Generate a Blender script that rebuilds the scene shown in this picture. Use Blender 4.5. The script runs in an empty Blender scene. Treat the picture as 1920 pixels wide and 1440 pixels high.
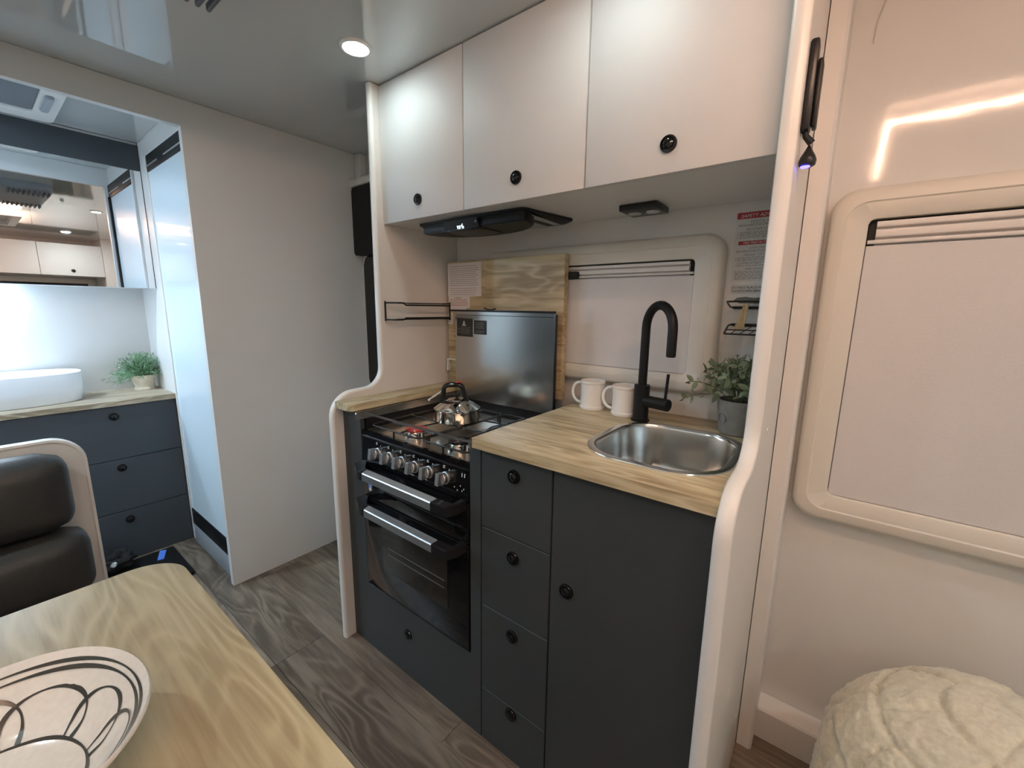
import bpy, bmesh, math, random
from mathutils import Vector, Matrix, noise
random.seed(7)
PI = math.pi
S = bpy.context.scene
COL = S.collection

# ------------------------------------------------------------------ camera, light, exposure
def camera():
    cd = bpy.data.cameras.new('camera'); cam = bpy.data.objects.new('camera', cd); COL.objects.link(cam)
    cd.sensor_width = 36.0; cd.lens = 789.1 * 36.0 / 1920.0; cd.clip_start = 0.02
    a, b, c = 0.658126, 0.179022, -0.012864
    fwd = Vector((-math.sin(a) * math.cos(b), math.cos(a) * math.cos(b), -math.sin(b)))
    right = Vector((math.cos(a), math.sin(a), 0)); down = fwd.cross(right)
    r = right * math.cos(c) + down * math.sin(c); d = -right * math.sin(c) + down * math.cos(c)
    m = Matrix((r, -d, -fwd)).transposed().to_4x4(); m.translation = Vector((0, 0, 1.257))
    cam.matrix_world = m; S.camera = cam
camera()
w = bpy.data.worlds.new('world'); S.world = w; w.use_nodes = True
w.node_tree.nodes['Background'].inputs[0].default_value = (0.9, 0.95, 1, 1)
w.node_tree.nodes['Background'].inputs[1].default_value = 0.05
S.view_settings.view_transform = 'Standard'; S.view_settings.look = 'None'
S.view_settings.gamma = 1; S.view_settings.use_curve_mapping = False
S.view_settings.exposure = 0.8
S.cycles.diffuse_bounces = 8; S.cycles.max_bounces = 14
DOWNLIGHT = ((0.87, 1.0, 0.985), 54)
FILLLAMP = ((0.86, 0.99, 1.0), 225)  # stronger glow for the added, unseen fill downlights
VANITYLIGHT = ((0.66, 0.82, 1.0), 70)       # colour, strength of the ceiling spots
BATHLIGHT = ((0.66, 0.83, 1.0), 440)
SHOWERFILL = ((0.66, 0.85, 1.0), 420)  # lamp added behind the frosted pane to brighten the shower
WARMSTRIP = ((1.0, 0.62, 0.44), 92)

# ------------------------------------------------------------------ materials
def new_mat(name):
    m = bpy.data.materials.new(name); m.use_nodes = True
    nt = m.node_tree; return m, nt, nt.nodes['Principled BSDF']
def mat(name, col, rough=0.5, metal=0.0, bump=0.0, bscale=60, coat=0.0, var=0.03, spec=0.5, trans=0.0, aniso=None, sheen=0.0):
    m, nt, p = new_mat(name); N = nt.nodes; L = nt.links
    tc = N.new('ShaderNodeTexCoord'); nz = N.new('ShaderNodeTexNoise')
    nz.inputs['Scale'].default_value = bscale; nz.inputs['Detail'].default_value = 4
    L.new(tc.outputs['Object'], nz.inputs['Vector'])
    cr = N.new('ShaderNodeValToRGB')
    cr.color_ramp.elements[0].position = 0.3; cr.color_ramp.elements[1].position = 0.7
    cr.color_ramp.elements[0].color = (*[max(0, c * (1 - var)) for c in col], 1)
    cr.color_ramp.elements[1].color = (*[min(1, c * (1 + var)) for c in col], 1)
    L.new(nz.outputs['Fac'], cr.inputs['Fac']); L.new(cr.outputs['Color'], p.inputs['Base Color'])
    p.inputs['Roughness'].default_value = rough; p.inputs['Metallic'].default_value = metal
    p.inputs['Specular IOR Level'].default_value = spec
    p.inputs['Coat Weight'].default_value = coat; p.inputs['Coat Roughness'].default_value = 0.05
    p.inputs['Transmission Weight'].default_value = trans
    p.inputs['Sheen Weight'].default_value = sheen
    if aniso:
        mp = N.new('ShaderNodeMapping'); mp.inputs['Scale'].default_value = aniso
        L.new(tc.outputs['Object'], mp.inputs['Vector']); L.new(mp.outputs['Vector'], nz.inputs['Vector'])
        mr = N.new('ShaderNodeMapRange'); mr.inputs['To Min'].default_value = rough * 0.75; mr.inputs['To Max'].default_value = rough * 1.3
        L.new(nz.outputs['Fac'], mr.inputs['Value']); L.new(mr.outputs['Result'], p.inputs['Roughness'])
    if bump:
        b = N.new('ShaderNodeBump'); b.inputs['Strength'].default_value = bump; b.inputs['Distance'].default_value = 0.002
        L.new(nz.outputs['Fac'], b.inputs['Height']); L.new(b.outputs['Normal'], p.inputs['Normal'])
    return m
def emit(name, col, strength):
    m, nt, p = new_mat(name)
    p.inputs['Base Color'].default_value = (*col, 1)
    p.inputs['Emission Color'].default_value = (*col, 1); p.inputs['Emission Strength'].default_value = strength
    return m
def wood(name, cols, axis, stretch=6.0, scale=8.0, rough=0.42, ring=6.0, rnd=False, swirl=0.8, crack=0.35, line=0.5, tint=0.25):
    """laminate print: broad tones, thin pale cathedral lines from a warped field, a few dark splits"""
    m, nt, p = new_mat(name); N = nt.nodes; L = nt.links
    def math_(op, a, b=None):
        n = N.new('ShaderNodeMath'); n.operation = op
        for k, v in enumerate((a, b)):
            if v is None: continue
            if isinstance(v, (int, float)): n.inputs[k].default_value = v
            else: L.new(v, n.inputs[k])
        return n.outputs[0]
    def noise_(v, sc, det=3, rgh=0.5):
        n = N.new('ShaderNodeTexNoise'); n.inputs['Scale'].default_value = sc; n.inputs['Detail'].default_value = det; n.inputs['Roughness'].default_value = rgh
        L.new(v, n.inputs['Vector']); return n
    tc = N.new('ShaderNodeTexCoord'); mp = N.new('ShaderNodeMapping')
    sc = [scale] * 3; sc[axis] = scale / stretch; mp.inputs['Scale'].default_value = sc
    L.new(tc.outputs['Object'], mp.inputs['Vector']); vec = mp.outputs['Vector']
    oi = None
    if rnd:
        oi = N.new('ShaderNodeObjectInfo'); mu = math_('MULTIPLY', oi.outputs['Random'], 57.0); ad = N.new('ShaderNodeVectorMath')
        L.new(vec, ad.inputs[0]); L.new(mu, ad.inputs[1]); vec = ad.outputs[0]
    n0 = noise_(vec, 0.8, 2); sub = N.new('ShaderNodeVectorMath'); sub.operation = 'SUBTRACT'; L.new(n0.outputs['Color'], sub.inputs[0]); sub.inputs[1].default_value = (0.5, 0.5, 0.5)
    scl = N.new('ShaderNodeVectorMath'); scl.operation = 'SCALE'; L.new(sub.outputs[0], scl.inputs[0]); scl.inputs['Scale'].default_value = swirl * 2
    add = N.new('ShaderNodeVectorMath'); L.new(vec, add.inputs[0]); L.new(scl.outputs[0], add.inputs[1]); wv = add.outputs[0]
    f = noise_(wv, 0.7, 2).outputs['Fac']
    sn = math_('SINE', math_('MULTIPLY', f, ring * 2 * PI))
    ln = math_('POWER', math_('MULTIPLY', math_('ADD', sn, 1.0), 0.5), 5.0)
    msk = noise_(vec, 0.55, 2).outputs['Fac']; mk = N.new('ShaderNodeMapRange'); mk.inputs['From Min'].default_value = 0.40; mk.inputs['From Max'].default_value = 0.62; L.new(msk, mk.inputs['Value'])
    lf = math_('MULTIPLY', math_('MULTIPLY', ln, mk.outputs[0]), line)
    wv2 = N.new('ShaderNodeVectorMath'); s3 = N.new('ShaderNodeVectorMath'); s3.operation = 'SCALE'; L.new(scl.outputs[0], s3.inputs[0]); s3.inputs['Scale'].default_value = 0.3
    L.new(vec, wv2.inputs[0]); L.new(s3.outputs[0], wv2.inputs[1]); wv2 = wv2.outputs[0]
    mp1 = N.new('ShaderNodeMapping'); s1 = [1.0] * 3; s1[axis] = 0.55; mp1.inputs['Scale'].default_value = s1; L.new(wv2, mp1.inputs['Vector'])
    tone = noise_(mp1.outputs[0], 1.9, 4, 0.6).outputs['Fac']
    mp2 = N.new('ShaderNodeMapping'); s2 = [1.0] * 3; s2[axis] = 0.22; mp2.inputs['Scale'].default_value = s2; L.new(wv2, mp2.inputs['Vector'])
    fine = noise_(mp2.outputs[0], 11, 4, 0.6).outputs['Fac']
    t = math_('ADD', math_('ADD', math_('MULTIPLY', tone, 0.60), math_('MULTIPLY', fine, 0.40)), math_('MULTIPLY', math_('MULTIPLY', sn, mk.outputs[0]), 0.05))
    cr = N.new('ShaderNodeValToRGB'); cr.color_ramp.elements[0].position = 0.40; cr.color_ramp.elements[1].position = 0.60
    cr.color_ramp.elements[0].color = (*cols[0], 1); cr.color_ramp.elements[1].color = (*cols[2], 1)
    e = cr.color_ramp.elements.new(0.5); e.color = (*cols[1], 1); L.new(t, cr.inputs['Fac'])
    mx = N.new('ShaderNodeMix'); mx.data_type = 'RGBA'; L.new(lf, mx.inputs[0]); L.new(cr.outputs['Color'], mx.inputs[6]); mx.inputs[7].default_value = (*[min(1, c * 1.22) for c in cols[2]], 1)
    g = noise_(wv, 0.9, 2).outputs['Fac']; ck = math_('LESS_THAN', math_('ABSOLUTE', math_('SUBTRACT', g, 0.46)), 0.0045)
    cm = noise_(vec, 0.9, 1).outputs['Fac']; cf = math_('MULTIPLY', math_('MULTIPLY', ck, math_('GREATER_THAN', cm, 0.55)), crack)
    mx2 = N.new('ShaderNodeMix'); mx2.data_type = 'RGBA'; L.new(cf, mx2.inputs[0]); L.new(mx.outputs[2], mx2.inputs[6]); mx2.inputs[7].default_value = (*[c * 0.5 for c in cols[0]], 1)
    out = mx2.outputs[2]
    if rnd:
        hs = N.new('ShaderNodeHueSaturation'); mv = N.new('ShaderNodeMapRange')
        mv.inputs['To Min'].default_value = 1 - tint; mv.inputs['To Max'].default_value = 1 + tint
        L.new(oi.outputs['Random'], mv.inputs['Value']); L.new(mv.outputs[0], hs.inputs['Value']); L.new(out, hs.inputs['Color']); out = hs.outputs['Color']
    L.new(out, p.inputs['Base Color']); p.inputs['Roughness'].default_value = rough
    b = N.new('ShaderNodeBump'); b.inputs['Strength'].default_value = 0.08; b.inputs['Distance'].default_value = 0.001
    L.new(t, b.inputs['Height']); L.new(b.outputs['Normal'], p.inputs['Normal'])
    return m
WALL = mat('white_laminate', (0.72, 0.725, 0.715), 0.33, bscale=8, var=0.01)
SIDE = mat('side_wall_gloss', (0.72, 0.71, 0.685), 0.075, bscale=7, bump=0.22, var=0.01)
CEIL = mat('ceiling_gloss', (0.58, 0.60, 0.59), 0.035, bscale=3, var=0.01, coat=0.8)
DOOR = mat('satin_white_door', (0.64, 0.65, 0.65), 0.55, bscale=8, var=0.008, spec=0.35)
PANEL = mat('cream_panel', (0.74, 0.72, 0.69), 0.38, bscale=8, var=0.01)
EDGE = mat('white_edge', (0.80, 0.79, 0.76), 0.3, bscale=20, var=0.01)
FRAME = mat('window_frame_plastic', (0.70, 0.67, 0.60), 0.42, bscale=30, var=0.01)
BLIND = mat('blind_fabric', (0.66, 0.65, 0.65), 0.75, bscale=300, bump=0.2, var=0.02)
SLAT = mat('slat_plastic', (0.74, 0.71, 0.68), 0.35, var=0.01)
DARK = mat('dark_grey_laminate', (0.041, 0.047, 0.049), 0.5, bscale=500, bump=0.08, var=0.05)
DARKB = mat('blue_grey_laminate', (0.046, 0.055, 0.064), 0.5, bscale=500, bump=0.08, var=0.05)
GAP = mat('carcass_shadow', (0.012, 0.012, 0.012), 0.8)
BLACK = mat('black_plastic', (0.009, 0.009, 0.010), 0.34, var=0.05, spec=0.4)
BLACKG = mat('black_gloss', (0.006, 0.006, 0.007), 0.08, var=0.05)
BLACKM = mat('matte_black_metal', (0.006, 0.006, 0.006), 0.45, var=0.08, spec=0.28)
IRON = mat('black_enamel_iron', (0.010, 0.010, 0.010), 0.35, bump=0.2, bscale=200)
STEEL = mat('brushed_steel', (0.56, 0.55, 0.53), 0.24, 1.0, aniso=(220, 220, 3), var=0.05)
LIDST = mat('lid_steel', (0.50, 0.50, 0.49), 0.2, 1.0, aniso=(160, 160, 2), var=0.05)
HOB = mat('hob_steel', (0.56, 0.53, 0.47), 0.30, 1.0, aniso=(3, 200, 200), var=0.06)
SINKM = mat('sink_steel', (0.64, 0.63, 0.60), 0.2, 1.0, aniso=(200, 200, 3), var=0.05)
ALU = mat('satin_aluminium', (0.60, 0.61, 0.62), 0.42, 1.0, aniso=(2, 220, 220), var=0.04)
CHROME = mat('chrome', (0.72, 0.71, 0.68), 0.07, 1.0, var=0.02)
OAKC = ((0.31, 0.24, 0.135), (0.47, 0.39, 0.240), (0.575, 0.505, 0.335))
OAK = wood('oak_worktop', OAKC, 0, 5, 14, ring=11, swirl=0.35)
OAKY = wood('oak_edge_y', OAKC, 1, 5, 14, ring=11, swirl=0.35)
OAKV = wood('oak_vanity', ((0.26, 0.20, 0.13), (0.39, 0.32, 0.225), (0.48, 0.41, 0.31)), 1, 5, 14, ring=11, swirl=0.35)
OAKT = wood('oak_table', ((0.33, 0.270, 0.160), (0.42, 0.365, 0.225), (0.485, 0.435, 0.285)), 0, 4.2, 6.5, rough=0.34, ring=22, swirl=0.45, crack=0.2, line=0.6)
OAKB = wood('oak_board', ((0.29, 0.22, 0.12), (0.44, 0.355, 0.205), (0.57, 0.485, 0.305)), 0, 5, 9, ring=16, swirl=0.4, crack=0.3)
FLOORM = wood('vinyl_plank', ((0.108, 0.083, 0.059), (0.172, 0.137, 0.100), (0.25, 0.208, 0.158)), 0, 4, 7, rough=0.36, ring=18, rnd=True, swirl=0.6, tint=0.25, line=0.4)
OLIVE = wood('spatula_wood', ((0.30, 0.22, 0.10), (0.45, 0.34, 0.17), (0.55, 0.45, 0.25)), 2, 5, 40, ring=3)
PORC = mat('white_porcelain', (0.80, 0.79, 0.76), 0.12, coat=0.6, var=0.01)
BASIN = mat('matt_white_ceramic', (0.78, 0.80, 0.83), 0.3, var=0.01)
BOWLM = mat('speckled_glaze', (0.76, 0.76, 0.73), 0.2, coat=0.3, bscale=140, var=0.045)
INK = mat('black_brush_glaze', (0.035, 0.037, 0.034), 0.25, var=0.1)
CONC = mat('concrete_pot', (0.20, 0.20, 0.185), 0.85, bump=0.5, bscale=45, var=0.12)
CLAY = mat('cream_clay', (0.66, 0.60, 0.48), 0.7, bump=0.4, bscale=40, var=0.12)
SOIL = mat('dark_soil', (0.02, 0.016, 0.012), 0.95, bump=1, bscale=80)
LEAF = mat('sage_leaf', (0.20, 0.255, 0.155), 0.55, var=0.25, bscale=30)
LEAFB = mat('grey_green_leaf', (0.20, 0.34, 0.20), 0.6, var=0.3, bscale=30)
STEM = mat('stem_green', (0.10, 0.12, 0.05), 0.6)
LEATH = mat('charcoal_leather', (0.031, 0.032, 0.030), 0.5, bump=0.35, bscale=180, var=0.1)
FLUFF = mat('cream_plush', (0.62, 0.605, 0.49), 0.95, bump=0.9, bscale=110, var=0.08, sheen=0.5)
PAPER = mat('white_paper', (0.72, 0.68, 0.67), 0.6, var=0.01)
STICK = mat('white_sticker', (0.62, 0.62, 0.60), 0.4, var=0.01)
PRINT = mat('grey_print', (0.22, 0.21, 0.21), 0.6)
PRINTK = mat('black_print', (0.03, 0.03, 0.03), 0.5)
PRINTR = mat('red_print', (0.36, 0.012, 0.025), 0.45)
PRINTP = mat('pink_print', (0.50, 0.22, 0.20), 0.6)
PRINTW = mat('white_print', (0.75, 0.74, 0.72), 0.5)
LABELK = mat('black_label', (0.018, 0.017, 0.014), 0.45)
LABELG = mat('label_grey_print', (0.12, 0.12, 0.11), 0.5)
RED = mat('red_enamel', (0.42, 0.03, 0.03), 0.3, coat=0.3)
CLOTHK = mat('black_cloth', (0.008, 0.008, 0.008), 0.9)
BLUEP = mat('blue_plastic', (0.10, 0.25, 0.80), 0.4)
GREYS = mat('grey_silicone', (0.13, 0.135, 0.125), 0.6)
GREYP = mat('grey_plastic', (0.33, 0.36, 0.39), 0.45, var=0.02)
VENTG = mat('vent_mesh_grey', (0.15, 0.16, 0.18), 0.7)
MIRROR = mat('mirror_silver', (0.88, 0.89, 0.90), 0.01, 1.0, var=0.0)
FROST = mat('frosted_acrylic', (0.72, 0.85, 0.93), 0.30, coat=0.4, trans=0.0, var=0.01)
GLASSK = mat('dark_oven_glass', (0.010, 0.010, 0.008), 0.05, coat=0.5)
TINT = mat('tinted_window', (0.006, 0.007, 0.007), 0.06)
LENS = mat('frosted_lens', (0.42, 0.42, 0.42), 0.2)
WARM = emit('warm_led', *WARMSTRIP)
DOWNE = emit('downlight_glow', *DOWNLIGHT)
FILLE = emit('added_fill_glow', *FILLLAMP)  # glow of the invented fill downlights out of view
VANE = emit('vanity_glow', *VANITYLIGHT)
BATHE = emit('cool_glow', *BATHLIGHT)
SHOWFILLE = emit('added_shower_fill_glow', *SHOWERFILL)  # glow of the added shower fill lamp
DIGIT = emit('display_digits', (0.72, 0.95, 1.0), 2.2)
USBE = emit('blue_indicator', (0.10, 0.08, 1.0), 4.0)

# ------------------------------------------------------------------ object helpers
ORG = {}
def tag(o, label=None, cat=None, group=None, kind=None):
    if label: o['label'] = label
    if cat: o['category'] = cat
    if group: o['group'] = group
    if kind: o['kind'] = kind
    return o
def T(name, label, cat, loc=(0, 0, 0), group=None, kind=None):
    o = bpy.data.objects.new(name, None); o.empty_display_size = 0.05; COL.objects.link(o); o.location = loc; ORG[o.name] = Vector(loc)
    return tag(o, label, cat, group, kind)
def M(name, bm, mt, parent=None, angle=32, label=None, kind=None, loc=None, cat=None, group=None):
    """links a bmesh written in world coordinates as one mesh object"""
    me = bpy.data.meshes.new(name)
    org = ORG[parent.name] if parent else Vector(loc or (0, 0, 0))
    if org.length: bmesh.ops.translate(bm, verts=bm.verts, vec=-org)
    bmesh.ops.recalc_face_normals(bm, faces=bm.faces)
    bm.to_mesh(me); bm.free()
    for p in me.polygons: p.use_smooth = True
    me.set_sharp_from_angle(angle=math.radians(angle))
    me.materials.append(mt)
    o = bpy.data.objects.new(name, me); COL.objects.link(o)
    if parent: o.parent = parent
    else: o.location = org
    ORG[o.name] = org
    return tag(o, label, cat, group, kind)
def dup(o, parent=None, shift=(0, 0, 0), label=None):
    c = o.copy(); COL.objects.link(c); ORG[c.name] = ORG[o.name] + Vector(shift)
    if parent: c.parent = parent; c.location = o.location
    else: c.location = Vector(o.location) + Vector(shift)
    for ch in list(o.children): dup(ch, c)
    if label: c['label'] = label
    return c
def nb(): return bmesh.new()
def box(bm, x0, x1, y0, y1, z0, z1, bev=0.0, seg=2):
    vs = [bm.verts.new((x, y, z)) for x in (x0, x1) for y in (y0, y1) for z in (z0, z1)]
    fs = [bm.faces.new([vs[i] for i in q]) for q in ((0, 1, 3, 2), (4, 6, 7, 5), (0, 4, 5, 1), (2, 3, 7, 6), (0, 2, 6, 4), (1, 5, 7, 3))]
    if bev:
        es = list({e for f in fs for e in f.edges})
        bmesh.ops.bevel(bm, geom=es, offset=bev, segments=seg, profile=0.5, affect='EDGES')
    return bm
def B(*a, **k): return box(nb(), *a, **k)
def loft(bm, rings, cap0=True, cap1=True, closed=True):
    R = [[bm.verts.new(p) for p in r] for r in rings]; n = len(R[0])
    for a, b in zip(R, R[1:]):
        for i in range(n if closed else n - 1):
            j = (i + 1) % n; bm.faces.new((a[i], a[j], b[j], b[i]))
    if cap0: bm.faces.new(R[0][::-1])
    if cap1: bm.faces.new(R[-1])
    return bm
def basis(d):
    d = Vector(d).normalized(); u = Vector((0, 0, 1)) if abs(d.z) < 0.9 else Vector((1, 0, 0))
    x = d.cross(u).normalized(); return x, d.cross(x).normalized()
def cyl(bm, p0, p1, r0, r1=None, seg=20, cap=True):
    p0 = Vector(p0); p1 = Vector(p1); r1 = r0 if r1 is None else r1; x, y = basis(p1 - p0)
    ring = lambda p, r: [p + (x * math.cos(t) + y * math.sin(t)) * r for t in (2 * PI * i / seg for i in range(seg))]
    return loft(bm, [ring(p0, r0), ring(p1, r1)], cap, cap)
def tube(bm, pts, r, seg=8, closed=False):
    pts = [Vector(p) for p in pts]; n = len(pts); rings = []
    t = (pts[1] - pts[0]).normalized(); x, y = basis(t)
    for i, p in enumerate(pts):
        a = pts[(i - 1) % n] if (i or closed) else p; b = pts[(i + 1) % n] if (i < n - 1 or closed) else p
        t2 = (b - a).normalized(); x = (x - t2 * x.dot(t2)).normalized(); y = t2.cross(x)
        rr = r[i] if isinstance(r, (list, tuple)) else r
        rings.append([p + (x * math.cos(q) + y * math.sin(q)) * rr for q in (2 * PI * k / seg for k in range(seg))])
    if closed:
        rings.append(rings[0]); R = [[bm.verts.new(p) for p in q] for q in rings[:-1]]
        for i in range(n):
            A, Bq = R[i], R[(i + 1) % n]
            for k in range(seg): bm.faces.new((A[k], A[(k + 1) % seg], Bq[(k + 1) % seg], Bq[k]))
        return bm
    return loft(bm, rings)
def lathe(bm, prof, c=(0, 0, 0), axis=(0, 0, 1), seg=32):
    """prof: (radius, height) pairs along axis from c"""
    c = Vector(c); d = Vector(axis).normalized(); x, y = basis(d); prev = None
    for r, h in prof:
        if r < 1e-6: cur = [bm.verts.new(c + d * h)]
        else: cur = [bm.verts.new(c + d * h + (x * math.cos(t) + y * math.sin(t)) * r) for t in (2 * PI * i / seg for i in range(seg))]
        if prev:
            for i in range(seg):
                j = (i + 1) % seg
                q = [prev[i % len(prev)], prev[j % len(prev)], cur[j % len(cur)], cur[i % len(cur)]]
                q = list(dict.fromkeys(q))
                if len(q) > 2: bm.faces.new(q)
        prev = cur
    return bm
def rrect(x0, x1, y0, y1, r, n=6):
    out = []
    for cx, cy, a in ((x1 - r, y1 - r, 0), (x0 + r, y1 - r, 90), (x0 + r, y0 + r, 180), (x1 - r, y0 + r, 270)):
        for i in range(n + 1):
            t = math.radians(a + 90 * i / n); out.append((cx + r * math.cos(t), cy + r * math.sin(t)))
    return out
AX = {'x': lambda a, b, c: (c, a, b), 'y': lambda a, b, c: (a, c, b), 'z': lambda a, b, c: (a, b, c)}
def plate(bm, outer, holes, axis, t0, t1):
    """flat plate with holes: outline in the two other axes (order x,y,z), thickness along axis"""
    f = AX[axis]; loops = [outer] + list(holes); sides = []
    for t in (t0, t1):
        es = []; lv = []
        for lp in loops:
            vs = [bm.verts.new(f(a, b, t)) for a, b in lp]; lv.append(vs)
            es += [bm.edges.new((vs[i], vs[(i + 1) % len(vs)])) for i in range(len(vs))]
        bmesh.ops.triangle_fill(bm, use_beauty=True, edges=es); sides.append(lv)
    for A, Bq in zip(*sides):
        for i in range(len(A)): j = (i + 1) % len(A); bm.faces.new((A[i], A[j], Bq[j], Bq[i]))
    return bm
def rect(a0, a1, b0, b1): return [(a0, b0), (a1, b0), (a1, b1), (a0, b1)]
def prism(bm, poly, axis, t0, t1, bev=0.0):
    f = AX[axis]
    n0 = len(bm.faces)
    loft(bm, [[f(a, b, t0) for a, b in poly], [f(a, b, t1) for a, b in poly]])
    if bev:
        bm.faces.ensure_lookup_table(); es = [e for fc in list(bm.faces)[-2:] for e in fc.edges]
        bmesh.ops.bevel(bm, geom=es, offset=bev, segments=2, affect='EDGES')
    return bm
def frame_loft(bm, secs, axis):
    """closed ring sections (polyline loops, depth) lofted, no caps: dish shapes and mouldings"""
    f = AX[axis]; return loft(bm, [[f(a, b, t) for a, b in lp] for lp, t in secs], False, False)
def text(bm, s, size, at, right=(1, 0, 0), up=(0, 0, 1), depth=0.0006, shear=0.0, align='LEFT', sx=1.0):
    cu = bpy.data.curves.new('txt', 'FONT'); cu.body = s; cu.size = size; cu.shear = shear; cu.align_x = align; cu.resolution_u = 2
    ob = bpy.data.objects.new('txt', cu); COL.objects.link(ob)
    dg = bpy.context.evaluated_depsgraph_get(); me = ob.evaluated_get(dg).to_mesh()
    R = Vector(right).normalized(); U = Vector(up).normalized(); n = R.cross(U); at = Vector(at)
    vs = [bm.verts.new(at + R * v.co.x * sx + U * v.co.y + n * depth) for v in me.vertices]
    for p in me.polygons:
        try: bm.faces.new([vs[i] for i in p.vertices])
        except ValueError: pass
    bpy.data.objects.remove(ob); bpy.data.curves.remove(cu)
    return bm
def fillet(pts, n=7):
    """2-D polyline with (x, y[, r]) corners rounded"""
    out = []
    for i, p in enumerate(pts):
        r = p[2] if len(p) > 2 else 0
        if not r or i in (0, len(pts) - 1): out.append((p[0], p[1])); continue
        P = Vector(p[:2]); a = (Vector(pts[i - 1][:2]) - P).normalized(); b = (Vector(pts[i + 1][:2]) - P).normalized()
        ang = a.angle(b); d = r / math.tan(ang / 2); c = P + (a + b).normalized() * (r / math.sin(ang / 2))
        s = P + a * d - c; e = P + b * d - c; th = s.angle_signed(e)
        for k in range(n + 1):
            t = -th * k / n; out.append((c.x + s.x * math.cos(t) - s.y * math.sin(t), c.y + s.x * math.sin(t) + s.y * math.cos(t)))
    return out
def knob(parent, x, y, z, name='knob', d=(0, -1, 0), r=0.018):
    bm = lathe(nb(), [(0, -0.002), (r, -0.002), (r, 0.004), (r * 0.93, 0.0062), (r * 0.72, 0.0066), (r * 0.68, 0.0044), (r * 0.63, 0.0044), (r * 0.60, 0.007), (r * 0.4, 0.0095), (0, 0.0105)], (x, y, z), d, 24)
    return M(name, bm, BLACKG, parent)

# ------------------------------------------------------------------ the setting
YW = 1.355          # kitchen side wall
CZ = 2.005          # ceiling
XP = -2.035         # face of the partition
XE = -3.02          # end wall of the bathroom
def setting():
    fl = M('floor', B(XE, 2.25, -1.0, YW, -0.03, -0.006), GAP, kind='structure')
    W = 0.178; L0 = 1.22; y = 0.5165 - W * 9; k = 0
    while y < YW:
        off = (-1.442, -0.781, -1.95, -1.2)[k % 4] + (0 if k % 2 else 0.0)
        if abs(y + W / 2 - 0.605) < 0.1: off = -1.442
        if abs(y + W / 2 - 0.783) < 0.1: off = -0.781
        x = off - L0 * 3
        while x < 2.25:
            x0, x1 = max(x, XE), min(x + L0, 2.25); y0, y1 = max(y, -1.0), min(y + W, YW)
            if x1 - x0 > 0.01 and y1 - y0 > 0.01:
                bm = B(x0 + 0.0005, x1 - 0.0005, y0 + 0.0005, y1 - 0.0005, -0.006, 0.0, 0.001, 1)
                M('plank', bm, FLOORM, fl)
            x += L0
        y += W; k += 1
    M('ceiling', B(XE - 0.05, 2.3, -1.05, YW + 0.05, CZ, CZ + 0.04), CEIL, kind='structure')
    # side wall with the door opening left solid: door is a flush leaf
    M('wall_back', B(XE, 2.25, YW, YW + 0.05, -0.03, CZ), SIDE, kind='structure')
    wl = M('wall_left', plate(nb(), [(-1.0, 0), (-0.19, 0), (-0.19, 1.91), (0.591, 1.91), (0.591, 0), (YW - 0.002, 0), (YW - 0.002, CZ - 0.001), (-1.0, CZ - 0.001)], [], 'x', XP - 0.03, XP), WALL, kind='structure')
    for y, z in ((0.615, 1.013), (0.62, 0.524), (0.616, 0.058), (0.618, 1.505)):
        M('screw_cap', lathe(nb(), [(0.0045, 0), (0.004, 0.0012), (0, 0.0016)], (XP, y, z), (1, 0, 0), 10), WALL, wl)
    M('wall_front', B(XE, 2.25, -1.05, -1.0, -0.03, CZ), WALL, kind='structure')
    M('wall_right', B(2.25, 2.3, -1.05, YW + 0.05, -0.03, CZ), WALL, kind='structure')
    M('wall_bathroom', B(XE - 0.05, XE, -1.05, YW + 0.05, -0.03, CZ), WALL, kind='structure')
    M('wall_shower', B(XE, -2.605, 0.615, 0.665, 0, CZ - 0.001, 0.002, 1), WALL, kind='structure')
    # right skirting and corner trim
    bm = prism(nb(), [(YW - 0.001, 0), (1.295, 0), (1.295, 0.092), (1.299, 0.098), (YW - 0.001, 0.104)], 'x', -0.062, 2.25)
    M('baseboard_back', bm, PANEL, kind='structure')
    bm = prism(nb(), [(-0.100, 1.235), (-0.068, 1.235), (-0.062, 1.241), (-0.062, YW - 0.001), (-0.100, YW - 0.001)], 'z', 0, CZ - 0.001)
    M('trim_1', bm, PANEL, kind='structure')
    bm = B(XP + 0.001, XP + 0.045, YW - 0.045, YW - 0.001, 1.86, CZ - 0.001, 0.006)
    M('trim_2', bm, WALL, kind='structure')
setting()

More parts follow.
